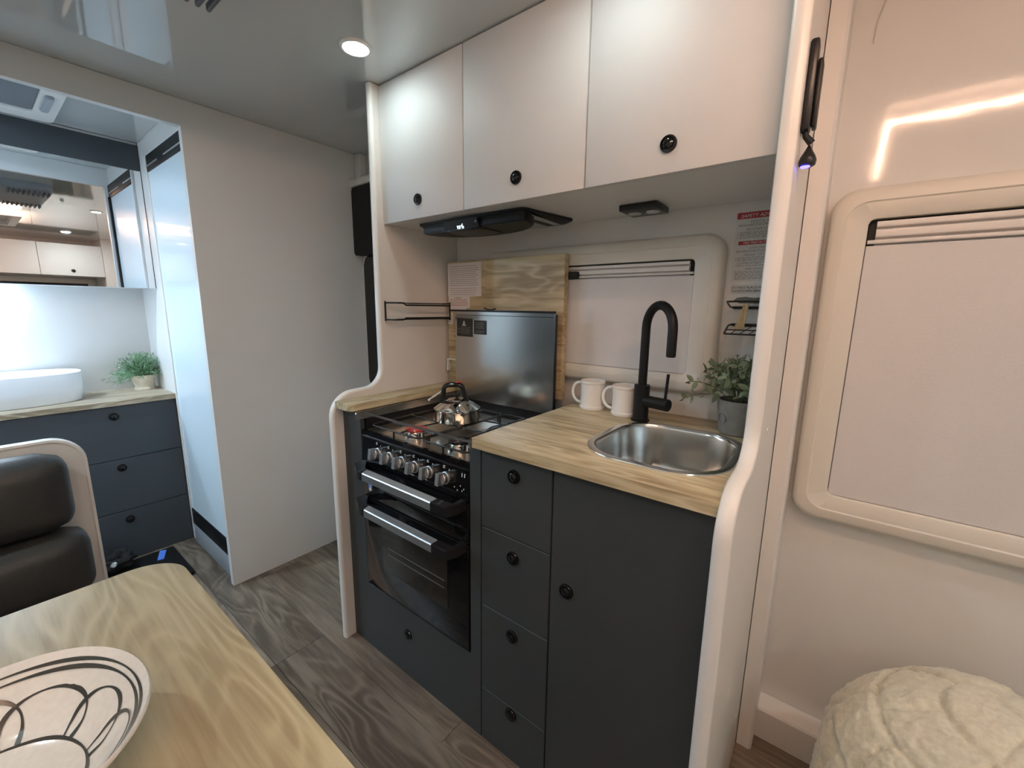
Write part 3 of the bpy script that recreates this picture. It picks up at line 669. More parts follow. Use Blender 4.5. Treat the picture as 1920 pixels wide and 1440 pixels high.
# ------------------------------------------------------------------ stove
def stove():
    x0, x1 = -1.2515, -0.7435; yb = 1.270
    t = T('stove', 'black freestanding gas stove with grill and oven', 'stove', (-1.0, 0.785, 0.262))
    bm = box(nb(), x0, x1, 0.80, yb, 0.264, 0.832); M('body', bm, BLACK, t)
    # raised hob surround
    bm = plate(nb(), rect(x0, x1, 0.783, yb), [rrect(x0 + 0.006, x1 - 0.012, 0.792, yb - 0.03, 0.012, 4)], 'z', 0.824, 0.843)
    M('hob_rim', bm, BLACKG, t)
    M('side_upstand', B(x0, x0 + 0.006, 0.80, yb, 0.843, 0.879, 0.001, 1), BLACK, t)
    M('rear_upstand', B(x0 + 0.007, x1, 1.236, yb, 0.843, 0.884, 0.002, 1), BLACK, t)
    tr = [rrect(x0 + 0.006, x1 - 0.012, 0.792, yb - 0.03, 0.012, 6), rrect(x0 + 0.020, x1 - 0.026, 0.806, yb - 0.045, 0.02, 6)]
    bm = loft(nb(), [[(a, b, 0.8415) for a, b in tr[0]], [(a, b, 0.8365) for a, b in tr[1]]], False, True)
    M('hob_plate', bm, HOB, t)
    # burners
    for bx, by, capm, cr, lab in ((-1.066, 0.865, RED, 0.035, 'red front left burner cap'), (-0.868, 0.868, BLACKG, 0.035, 'black front right burner cap'), (-1.066, 1.075, BLACKG, 0.030, 'black rear left burner cap')):
        b = M('burner', lathe(nb(), [(0, 0), (0.040, 0), (0.040, 0.003), (0.030, 0.006), (0.028, 0.014), (0.031, 0.016), (0.031, 0.020), (0.0, 0.020)], (bx, by, 0.8367), seg=28), CHROME, t)
        M('burner_cap', lathe(nb(), [(0.024, 0), (cr, 0.001), (cr, 0.006), (cr - 0.003, 0.008), (0, 0.0085)], (bx, by, 0.8568), seg=28), capm, b, label=lab)
        M('igniter', cyl(nb(), (bx + 0.045, by - 0.014, 0.837), (bx + 0.045, by - 0.014, 0.858), 0.0025, seg=8), PORC, b)
    M('hotplate', lathe(nb(), [(0.062, 0), (0.062, 0.006), (0.056, 0.012), (0.052, 0.010), (0.018, 0.010), (0.016, 0.008), (0, 0.008)], (-0.868, 1.085, 0.8367), seg=32), IRON, t)
    # pan supports
    def grate(xa, xb, ya, yb_, cs):
        bm = nb(); z = 0.8610; r = 0.0030
        tube(bm, [(a, b, z) for a, b in rrect(xa, xb, ya, yb_, 0.02, 3)], r, 8, True)
        for cx, cy in cs:
            for a in (0, 90, 180, 270):
                dx, dy = math.cos(math.radians(a)), math.sin(math.radians(a))
                far = min([(xb - cx) if dx > 0.5 else (cx - xa) if dx < -0.5 else (yb_ - cy) if dy > 0.5 else (cy - ya)][0], 0.12)
                tube(bm, [(cx + dx * far, cy + dy * far, z), (cx + dx * 0.02, cy + dy * 0.02, z + 0.003)], r * 0.9, 6)
        ym = (cs[0][1] + cs[-1][1]) / 2
        tube(bm, [(xa, ym, z), (xb, ym, z)], r, 8)
        for a, b in ((xa, ya + 0.03), (xb, ya + 0.03), (xa, yb_ - 0.03), (xb, yb_ - 0.03), ((xa + xb) / 2, ya), ((xa + xb) / 2, yb_)): tube(bm, [(a, b, z), (a, b, 0.838)], r, 6)
        M('pan_support', bm, IRON, t, 50)
    grate(-1.222, -0.972, 0.800, 1.205, ((-1.066, 0.865), (-1.066, 1.075)))
    grate(-0.962, -0.772, 0.800, 1.205, ((-0.868, 0.868), (-0.868, 1.085)))
    # control panel, leaning back
    prof = [(0.788, 0.8235), (0.792, 0.8235), (0.80, 0.735), (0.776, 0.735)]
    cp = M('control_panel', prism(nb(), prof, 'x', x0 + 0.002, x1 - 0.002), BLACKG, t)
    M('panel_trim', B(x0 + 0.003, x1 - 0.003, 0.779, 0.787, 0.8205, 0.8265, 0.002), ALU if False else BLACK, t)
    nrm = Vector((0, -0.9910, 0.134)).normalized(); up = Vector((0, 0.134, 0.991))
    for kx in (-1.148, -1.085, -1.023, -0.960, -0.896, -0.827):
        c = Vector((kx, 0.7825, 0.782)) - Vector((0.012, 0, 0.004))
        k = M('control_knob', lathe(nb(), [(0.0, 0), (0.019, 0), (0.018, 0.006), (0.0165, 0.007), (0.0165, 0.018), (0.0145, 0.020), (0, 0.020)], c, nrm, 28), ALU, t)
        g = nb(); vs = []
        loft(g, [[c + nrm * h + Vector((1, 0, 0)) * a * s + up * b for a, b in ((-0.0078, -0.0175), (0.0078, -0.0175), (0.0078, 0.0175), (-0.0078, 0.0175))] for h, s in ((0.014, 1), (0.036, 0.9))])
        bmesh.ops.bevel(g, geom=list(g.edges), offset=0.0008, segments=2, affect='EDGES')
        M('knob_grip', g, ALU, k)
    bm = nb(); rnd = random.Random(2); R = Vector((1, 0, 0)); o = Vector((0, 0.7815, 0.782)) + nrm * 0.0028
    def mark(u, v, wd, h):
        q = [bm.verts.new(o + R * (u + a) + up * (v + b)) for a, b in ((0, 0), (wd, 0), (wd, h), (0, h))]; bm.faces.new(q)
    for kx in (-1.16, -1.097, -1.035, -0.972, -0.908, -0.839):
        for a, b, wd, h in ((-0.010, 0.024, 0.0025, 0.008), (-0.006, 0.024, 0.0035, 0.0025), (-0.006, 0.0295, 0.0035, 0.0025), (0.014, 0.021, 0.002, 0.005)): mark(kx + a, b, wd, h)
    for a, b in ((-1.195, -0.022), (-1.132, -0.022), (-1.0, -0.031), (-0.94, -0.030)): mark(a, b, 0.030, 0.0022)
    for a, b in ((-0.800, -0.020), (-0.788, -0.026), (-0.778, -0.012), (-0.770, -0.024), (-0.764, -0.018), (-0.775, 0.016), (-0.765, 0.016)): mark(a, b, 0.003, 0.004 if b < 0 else 0.011)
    M('panel_marking', bm, PRINTW, t)
    # grill door and oven door
    def door(z0, z1, hz, win, name):
        d = M(name, B(x0 + 0.003, x1 - 0.003, 0.777, 0.799, z0, z1, 0.003), BLACKG, t)
        if win:
            M('door_glass', prism(nb(), rrect(-1.150, -0.832, z0 + 0.095, z1 - 0.035, 0.006, 3), 'y', 0.7755, 0.7775), GLASSK, d)
            M('oven_rack', box(box(nb(), -1.12, -0.845, 0.7748, 0.7757, 0.452, 0.455), -1.12, -0.845, 0.7748, 0.7757, 0.428, 0.4305), LABELG, d)
            M('door_edge', B(x0 + 0.003, x1 - 0.003, 0.7765, 0.7785, z0 - 0.001, z0 + 0.004), ALU if False else BLACKG, d)
        # handle: satin bar between two black arms
        M('handle_bar', prism(nb(), [(0.713, hz - 0.0225), (0.727, hz - 0.0225), (0.738, hz + 0.003), (0.735, hz + 0.008), (0.7155, hz + 0.003), (0.713, hz)], 'x', -1.157, -0.827, 0.0012), ALU, d, label='satin aluminium bar')
        for xa, xb_, s in ((-1.157, -1.178, -1), (-0.827, -0.768, 1)):
            xe = x0 + 0.006 if s < 0 else x1 - 0.012
            pl = [(xa, 0.711), (xb_, 0.711), (xe, 0.745), (xe, 0.778), (xe - s * 0.02, 0.778), (xb_, 0.739), (xa, 0.739)]
            M('handle_arm', prism(nb(), pl, 'z', hz - 0.0235, hz + 0.007, 0.002), BLACK, d)
    door(0.606, 0.729, 0.729, False, 'grill_door')
    door(0.266, 0.600, 0.604, True, 'oven_door')
    M('vent_lip', B(-1.12, -0.76, 0.768, 0.778, 0.655, 0.660, 0.0015), BLACK, t)
    M('door_trim', B(x0 + 0.003, x1 - 0.003, 0.7745, 0.7775, 0.6005, 0.6035), BLACK, t)
    bg = M('badge', prism(nb(), rrect(-1.214, -1.200, 0.634, 0.662, 0.005, 4), 'y', 0.7755, 0.7775), PRINTW, t, label='small white and blue energy badge')
    M('badge_top', B(-1.2145, -1.2035, 0.7748, 0.7756, 0.646, 0.662), BLUEP, bg)
    # folded-up lid
    ly = 1.232
    bm = prism(nb(), fillet([(-1.0, 0.886), (x1 - 0.026, 0.886), (x1 - 0.026, 1.243, 0.014), (x0 + 0.002, 1.243, 0.006), (x0 + 0.002, 0.886), (-1.0, 0.886)], 5)[:-1], 'y', ly, ly + 0.010, 0.001)
    lid = M('lid', bm, LIDST, t, label='raised brushed steel lid')
    M('lid_top_trim', B(-1.276, x1 - 0.030, ly - 0.004, ly + 0.012, 1.240, 1.2475, 0.002), BLACK, lid)
    M('lid_edge', B(x1 - 0.027, x1 - 0.0225, ly - 0.002, ly + 0.011, 0.886, 1.236, 0.0015), BLACK, lid)
    M('lid_crease', B(x0 + 0.006, x1 - 0.034, ly - 0.0006, ly + 0.001, 1.2255, 1.2275), BLACKM, lid)
    bm = tube(nb(), [(-1.092, ly, 1.2545), (-1.075, ly - 0.002, 1.2495), (-1.055, ly - 0.002, 1.248), (-1.035, ly, 1.2525)], 0.0032, 8); M('lid_catch', bm, BLACK, lid)
    for xa, xb_, za, zb, nm in ((-1.239, -1.153, 1.141, 1.2125, 'warning_label'), (-1.145, -1.080, 1.153, 1.207, 'warning_label')):
        l = M(nm, B(xa, xb_, ly - 0.0012, ly + 0.0005, za, zb), LABELK, lid, label='black warning label')
    bm = nb(); rnd = random.Random(4); yy = ly - 0.0016
    strokes(bm, -1.220, -1.160, [1.176, 1.170, 1.164, 1.158, 1.152], yy, rnd, 0.0032); strokes(bm, -1.138, -1.090, [1.196, 1.189, 1.182, 1.176, 1.164, 1.159], yy, rnd, 0.003); strokes(bm, -1.233, -1.224, [1.168, 1.156], yy, rnd, 0.006)
    M('label_print', bm, LABELG, lid)
    bm = plate(nb(), [(-1.209, 1.184), (-1.189, 1.184), (-1.199, 1.205)], [[(-1.2035, 1.187), (-1.1945, 1.187), (-1.199, 1.197)]], 'y', yy - 0.0003, yy); M('warning_triangle', bm, PRINTW, lid)
stove()

def kettle():
    c = Vector((-1.030, 1.020, 0.8672)); t = T('kettle', 'chrome stovetop kettle with black handle on the rear burner', 'kettle', c)
    M('body', lathe(nb(), [(0, 0), (0.074, 0), (0.078, 0.003), (0.0785, 0.036), (0.081, 0.040), (0.081, 0.044), (0.076, 0.047), (0.058, 0.060), (0.036, 0.070), (0.034, 0.071), (0, 0.074)], c, seg=48), CHROME, t)
    M('lid', lathe(nb(), [(0.033, 0), (0.033, 0.004), (0.02, 0.008), (0, 0.009)], c + Vector((0, 0, 0.070))), CHROME, t)
    M('lid_knob', lathe(nb(), [(0.006, 0), (0.006, 0.008), (0.011, 0.012), (0.010, 0.018), (0, 0.020)], c + Vector((0, 0, 0.078))), BLACK, t)
    d = Vector((0.80, 0.60, 0)).normalized()
    pts = fillet([(-0.050, 0.058), (-0.046, 0.122, 0.018), (0.016, 0.126, 0.018), (0.034, 0.066)], 6)
    bm = nb(); rings = []
    sd = d.cross(Vector((0, 0, 1)))
    n = len(pts)
    for i, (u, v) in enumerate(pts):
        a = Vector(pts[max(0, i - 1)]); b = Vector(pts[min(n - 1, i + 1)]); tn = (b - a).normalized(); nr = Vector((-tn.y, tn.x))
        P = c + d * u + Vector((0, 0, v)); N_ = d * nr.x + Vector((0, 0, nr.y))
        rings.append([P + N_ * 0.0085 * math.cos(q) + sd * 0.012 * math.sin(q) for q in (2 * PI * k / 12 for k in range(12))])
    M('handle', loft(bm, rings), BLACKG, t, 60)
    M('handle_button', lathe(nb(), [(0.009, 0), (0.008, 0.004), (0, 0.006)], c + d * 0.006 + Vector((0, 0, 0.133))), RED, t, label='red button on the handle')
    sp = c + d * 0.060 + Vector((0, 0, 0.050)); sv = Vector((0.72, -0.30, 0.55)).normalized()
    sp = c + Vector((0.052, -0.030, 0.044))
    M('spout', lathe(nb(), [(0.024, 0), (0.0205, 0.012), (0.0205, 0.034), (0.022, 0.037), (0.013, 0.039), (0, 0.039)], sp, sv, 24), CHROME, t)
    M('lever', tube(nb(), [c + Vector((-0.052, -0.02, 0.100)), c + Vector((-0.085, -0.045, 0.072)), c + Vector((-0.092, -0.050, 0.064))], [0.0035, 0.004, 0.006], 10), CHROME, t)
kettle()

# ------------------------------------------------------------------ lights on the ceiling, air conditioner, panel devices
def downlight(x, y, label, m=None, r=0.036):
    t = T('downlight', label, 'light', (x, y, CZ), 'ceiling downlights')
    M('bezel', lathe(nb(), [(r + 0.010, 0.0), (r + 0.010, 0.002), (r + 0.007, 0.0055), (r + 0.001, 0.006), (r, 0.003)], (x, y, CZ), (0, 0, -1), 40), EDGE, t)
    M('diffuser', lathe(nb(), [(r, 0.003), (r * 0.8, 0.005), (0, 0.006)], (x, y, CZ), (0, 0, -1), 32), m or DOWNE, t)
    return t
downlight(-1.224, 0.812, 'round white ceiling downlight above the stove aisle')
downlight(-0.445, 0.800, 'round white ceiling downlight seen in the bathroom mirror, above the sink aisle', None, 0.031)
downlight(-1.224, -0.60, 'added fill downlight, unseen, above the leather bench seat', FILLE)  # out of view, added to fill the room with light
downlight(-0.445, -0.60, 'added fill downlight, unseen, above the far table edge')  # also an added fill lamp out of view, kitchen glow reused
downlight(1.25, 0.80, 'added fill downlight, unseen, near the front overhead cabinets, window side', FILLE)  # front pair added behind the camera as fill
downlight(1.25, -0.60, 'added fill downlight, unseen, near the front overhead cabinets, far side', FILLE)  # second of the added front fill pair
downlight(-2.42, -0.36, 'round cool ceiling downlight inside the bathroom', BATHE, 0.05)
downlight(-2.36, 1.02, 'added cool fill downlight, unseen, inside the shower', SHOWFILLE, 0.05)  # invented source to light the shower interior

def air_conditioner():
    x0, x1, y0, y1 = -1.30, -0.62, -0.5, 0.475; z0 = 1.952
    t = T('air_conditioner', 'pale grey ceiling air conditioner with finned outlets', 'air conditioner', (-1.0, 0, z0))
    bm = loft(nb(), [[(a, b, CZ - 0.0005) for a, b in rrect(x0, x1, y0, y1, 0.05, 6)], [(a, b, z0 + 0.018) for a, b in rrect(x0, x1, y0, y1, 0.05, 6)], [(a, b, z0) for a, b in rrect(x0 + 0.03, x1 - 0.03, y0 + 0.03, y1 - 0.03, 0.05, 6)]])
    M('shroud', bm, GREYP, t)
    M('intake_grille', B(-1.15, -0.82, -0.32, 0.22, z0 - 0.004, z0 + 0.001), VENTG, t)
    for xs in ((-1.282, -1.175), (-0.75, -0.64)):
        for k in range(9):
            y = 0.455 - 0.022 * k
            M('fin', B(xs[0], xs[1], y - 0.0045, y + 0.0045, z0 - 0.011, z0 + 0.006, 0.002, 1), VENTG, t)
air_conditioner()

def roof_hatch():
    x0, x1, y0, y1 = 0.055, 0.80, -0.42, 0.415; z = 1.955
    t = T('roof_hatch', 'white rectangular ceiling hatch framed by a warm light strip', 'hatch', (0.43, 0, z))
    bm = plate(nb(), rect(x0, x1, y0, y1), [rect(x0 + 0.05, x1 - 0.05, y0 + 0.05, y1 - 0.05)], 'z', z, CZ - 0.0005)
    M('frame', bm, WALL, t)
    M('cover', B(x0 + 0.05, x1 - 0.05, y0 + 0.05, y1 - 0.05, CZ - 0.012, CZ - 0.001), BLIND, t)
    bm = plate(nb(), rect(x0 - 0.008, x1 + 0.008, y0 - 0.008, y1 + 0.008), [rect(x0 - 0.0005, x1 + 0.0005, y0 - 0.0005, y1 + 0.0005)], 'z', z + 0.016, z + 0.0225)
    M('light_strip', bm, WARM, t, label='warm glowing strip')
roof_hatch()

def panel_devices():
    t = T('reading_light', 'slim black folding reading light on the cream kitchen panel', 'lamp', (-0.10, 0.99, 1.57))
    xs = -0.1015
    M('arm', B(xs, xs + 0.013, 0.975, 1.010, 1.580, 1.728, 0.004), BLACK, t)
    M('head', B(xs + 0.0135, xs + 0.021, 0.990, 1.020, 1.588, 1.700, 0.003), BLACKM, t)
    bm = tube(nb(), [(xs + 0.006, 0.992, 1.585), (xs + 0.008, 0.994, 1.574), (xs + 0.018, 1.000, 1.562)], [0.005, 0.0055, 0.0065], 10); M('hinge', bm, BLACK, t)
    t = T('usb_light', 'small teardrop black socket lamp with a blue glow on the cream panel', 'lamp', (-0.10, 1.0, 1.52))
    bm = lathe(nb(), [(0, 0), (0.010, 0), (0.0155, 0.003), (0.017, 0.010), (0.014, 0.018), (0.008, 0.027), (0.003, 0.036), (0, 0.040)], (xs + 0.006, 1.005, 1.523), (0, 0, 1), 20)
    for v in bm.verts: v.co.x = xs + 0.0005 + max(0, (v.co.x - xs + 0.0105)) * 0.85
    M('shell', bm, BLACK, t)
    M('indicator', lathe(nb(), [(0.008, 0), (0.007, 0.002), (0, 0.003)], (xs + 0.0125, 1.000, 1.5232), (0, 0, -1), 16), USBE, t, label='blue glowing indicator')
    t = T('cord_hook', 'small cream hook with a cord high on the wall above the right window', 'hook', (0.005, YW, 1.93))
    M('hook', tube(nb(), [(-0.002, 1.353, 1.985), (-0.002, 1.343, 1.975), (0.004, 1.338, 1.962), (0.002, 1.343, 1.950), (-0.006, 1.347, 1.944)], 0.0035, 8), FRAME, t)
    M('cord', tube(nb(), [(-0.006, 1.350, 1.944), (-0.016, 1.352, 1.90), (-0.018, 1.3525, 1.86)], 0.0018, 6), FRAME, t)
panel_devices()

# ------------------------------------------------------------------ table, bowl, bench, pouf
def table():
    t = T('table', 'light oak table with rounded corner in the foreground', 'table', (-0.6, -0.2, 0))
    M('tabletop', prism(nb(), fillet([(-0.6, 0.205), (-1.046, 0.205, 0.075), (-1.046, -0.62, 0.075), (-0.14, -0.62, 0.075), (-0.14, 0.205, 0.075), (-0.6, 0.205)], 10)[:-1], 'z', 0.713, 0.740, 0.0025), OAKT, t)
    M('leg', lathe(nb(), [(0.035, 0), (0.035, 0.67), (0.08, 0.69), (0.08, 0.7128), (0, 0.7128)], (-0.6, -0.2, 0.012)), ALU, t)
    M('foot', lathe(nb(), [(0, 0), (0.20, 0), (0.20, 0.006), (0.05, 0.014), (0, 0.014)], (-0.6, -0.2, 0)), ALU, t)
table()

def bowl():
    c = Vector((-0.618, -0.054, 0.7402)); t = T('bowl', 'white speckled bowl with black brushed loops on the table', 'bowl', c)
    inner = [(0, 0.012), (0.060, 0.0125), (0.074, 0.0155), (0.088, 0.026), (0.104, 0.044), (0.120, 0.064), (0.131, 0.0785)]
    prof = [(0, 0), (0.058, 0), (0.064, 0.004), (0.082, 0.013), (0.102, 0.034), (0.122, 0.060), (0.136, 0.0775), (0.1365, 0.0805), (0.1345, 0.0825), (0.131, 0.0785)] + inner[::-1][1:]
    bm = lathe(nb(), prof, c, seg=72)
    for v in bm.verts:
        q = v.co - c; a = math.atan2(q.y, q.x); k = 1 + 0.012 * math.sin(2 * a + 0.6) + 0.006 * math.sin(3 * a); v.co.x = c.x + q.x * k; v.co.y = c.y + q.y * k
        if q.z > 0.06: v.co.z += 0.0018 * math.sin(3 * a + 1)
    M('body', bm, BOWLM, t, 60)
    def surf(a, s):
        # s along the inner profile, 0 floor edge .. 1 rim
        P = inner[2:]; f = max(0, min(0.9999, s)) * (len(P) - 1); i = int(f); f -= i
        r = P[i][0] + (P[i + 1][0] - P[i][0]) * f; z = P[i][1] + (P[i + 1][1] - P[i][1]) * f
        k = 1 + 0.012 * math.sin(2 * a + 0.6) + 0.006 * math.sin(3 * a)
        zz = z + (0.0018 * math.sin(3 * a + 1) if z > 0.06 else 0)
        return c + Vector((r * math.cos(a) * k, r * math.sin(a) * k, zz))
    def line(fn, n, wd, closed=False, name='brush_line'):
        bm = nb(); P = [surf(*fn(i / n)) for i in range(n + (0 if closed else 1))]; m = len(P); L_ = []; 
        for i, p in enumerate(P):
            a = P[(i - 1) % m] if (closed or i) else p; b = P[(i + 1) % m] if (closed or i < m - 1) else p
            tn = (b - a).normalized(); rad = Vector((p.x - c.x, p.y - c.y, 0)).normalized(); nr = (-rad * 0.72 + Vector((0, 0, 0.70))).normalized()
            sd = tn.cross(nr).normalized(); wv = wd * (0.8 + 0.35 * math.sin(i * 0.35 + wd * 900))
            L_.append((bm.verts.new(p + nr * 0.0007 + sd * wv), bm.verts.new(p + nr * 0.0007 - sd * wv)))
        for i in range(m if closed else m - 1):
            j = (i + 1) % m; bm.faces.new((L_[i][0], L_[j][0], L_[j][1], L_[i][1]))
        M(name, bm, INK, t, 80)
    line(lambda u: (2 * PI * u, 0.02 + 0.02 * math.sin(2 * PI * u * 2)), 90, 0.0027, True)
    line(lambda u: (2 * PI * u, 0.90), 90, 0.0021, True)
    line(lambda u: (2 * PI * u, 0.775 + 0.02 * math.sin(2 * PI * u)), 90, 0.0024, True)
    for k in range(9):
        a0 = 2 * PI * k / 9 + 0.42; w_ = 0.54 + 0.06 * math.sin(k * 2.3)
        def loop(u, a0=a0, w_=w_, k=k):
            v = PI * u; return (a0 + w_ * -math.cos(v) * (0.78 + 0.22 * math.sin(v)), 0.03 + (0.62 + 0.05 * math.sin(k * 1.7)) * math.sin(v) ** 0.85)
        line(loop, 44, 0.0023)
bowl()

def cushion(bm, x0, x1, y0, y1, z0, z1, r, puff=0.012, seed=0):
    n = nb(); box(n, x0, x1, y0, y1, z0, z1)
    bmesh.ops.subdivide_edges(n, edges=list(n.edges), cuts=15, use_grid_fill=True)
    cx, cy, cz = (x0 + x1) / 2, (y0 + y1) / 2, (z0 + z1) / 2
    for v in n.verts:
        q = v.co.copy(); p = Vector((max(x0 + r, min(x1 - r, q.x)), max(y0 + r, min(y1 - r, q.y)), max(z0 + r, min(z1 - r, q.z))))
        d = q - p
        if d.length > 1e-6: v.co = p + d.normalized() * r
        u = (q.y - cy) / (y1 - y0) * 2; s = (q.z - cz) / (z1 - z0) * 2
        if q.x > cx: v.co.x += puff * (1 - u ** 4) * (1 - s ** 2) + 0.002 * noise.noise(q * 9 + Vector((seed, 0, 0)))
    me = bpy.data.meshes.new('tmp'); n.to_mesh(me); n.free(); bm.from_mesh(me); bpy.data.meshes.remove(me); return bm
def bench():
    t = T('bench_seat', 'dark leather dinette bench seat with a white back panel', 'seat', (-1.6, -0.3, 0))
    x = -1.80
    prof = rrect(-0.90, 0.173, 0.30, 0.855, 0.075, 8)
    poly = fillet([(-0.5, 0.0), (0.173, 0.0), (0.173, 0.853, 0.075), (-0.90, 0.853, 0.075), (-0.90, 0.0), (-0.5, 0.0)], 9)[:-1]
    M('back_panel', prism(nb(), poly, 'x', x - 0.028, x, 0.002), PANEL, t)
    pr_ = fillet([(0.173, 0.0), (0.173, 0.853, 0.075), (-0.90, 0.853, 0.075), (-0.90, 0.0)], 9)
    bm = nb(); rings = []; n = len(pr_)
    for i, p in enumerate(pr_):
        a = Vector(pr_[max(0, i - 1)]); b = Vector(pr_[min(n - 1, i + 1)]); tn = (b - a).normalized(); nr = Vector((tn.y, -tn.x)); P = Vector(p)
        rings.append([(x - 0.014 + dx, (P + nr * dn).x, (P + nr * dn).y) for dx, dn in ((-0.017, -0.003), (-0.016, 0.004), (0, 0.006), (0.016, 0.004), (0.017, -0.003))])
    M('edge_band', loft(bm, rings), EDGE, t, 50)
    M('upper_cushion', cushion(nb(), x + 0.002, -1.665, -0.80, 0.128, 0.612, 0.838, 0.055, 0.016, 1), LEATH, t, 180)
    M('lower_cushion', cushion(nb(), x + 0.002, -1.655, -0.80, 0.146, 0.40, 0.606, 0.055, 0.020, 5), LEATH, t, 180)
    M('seat_cushion', cushion(nb(), -1.655, -1.20, -0.80, 0.10, 0.31, 0.43, 0.04, 0.01, 9), LEATH, t, 180)
    M('seat_base', B(x, -1.26, -0.78, 0.09, 0.001, 0.309), DARK, t)
bench()

def fridge():
    t = T('fridge', 'tall black fridge front set against the partition left of the bathroom doorway', 'fridge', (-2.01, -0.6, 0))
    M('case', B(-2.034, -2.005, -0.99, -0.215, 0.04, 1.94, 0.004), BLACKM, t)
    M('door', B(-2.004, -1.985, -0.985, -0.220, 0.62, 1.935, 0.008), BLACKG, t); M('door', B(-2.004, -1.985, -0.985, -0.220, 0.045, 0.61, 0.008), BLACKG, t)
    M('handle', B(-1.984, -1.970, -0.26, -0.245, 0.75, 1.1, 0.004), ALU, t)
    M('plinth', B(-2.034, -2.005, -0.99, -0.215, 0.001, 0.039), BLACK, t)
fridge()

def pouf():
    c = Vector((0.335, 1.010, 0.0)); t = T('pouf', 'round fluffy cream pouf below the right window', 'pouf', c)
    R = 0.272; H = 0.572
    bm = nb(); bmesh.ops.create_icosphere(bm, subdivisions=7, radius=1.0)
    rnd = random.Random(11)
    for v in bm.verts:
        d = v.co.normalized(); ph = math.atan2(d.y, d.x); th = math.acos(max(-1, min(1, d.z)))
        rr = (abs(d.x) ** 2.6 + abs(d.y) ** 2.6) ** (1 / 2.6) if False else 1
        # squashed super-ellipsoid
        e = 0.80; q = Vector((math.copysign(abs(d.x) ** 1.0, d.x), math.copysign(abs(d.y) ** 1.0, d.y), math.copysign(abs(d.z) ** e, d.z)))
        k = 1.0
        # patchwork: staggered rows of pelt pieces
        row = th / 0.40; ri = math.floor(row); fr = row - ri
        ncol = max(3, int(14 * math.sin(min(PI / 2, (ri + 0.5) * 0.40)))); cl = ph / (2 * PI) * ncol + 0.37 * (ri % 3) + 0.12 * noise.noise(Vector((ri * 3.1, ph, 0))); fc = cl - math.floor(cl)
        ed = min(min(fr, 1 - fr) * 0.40, min(fc, 1 - fc) * 2 * PI * max(0.1, math.sin(th)) / ncol)
        ed += 0.022 * noise.noise(d * 7)
        groove = -0.030 * math.exp(-(max(ed, 0) / 0.020) ** 2)
        lift = 0.034 * noise.noise(Vector((math.floor(cl) * 5.3, ri * 9.7, 1.0)))
        fluff = 0.012 * noise.noise(d * 14) + 0.009 * noise.noise(d * 38) + 0.006 * noise.noise(d * 85)
        k += groove + lift + fluff
        v.co = Vector((c.x + q.x * R * k, c.y + q.y * R * k, H / 2 + q.z * (H / 2) * k))
        if v.co.z < 0.004: v.co.z = 0.004
        v.co.y = min(v.co.y, 1.292)
    M('cover', bm, FLUFF, t, 80)
pouf()

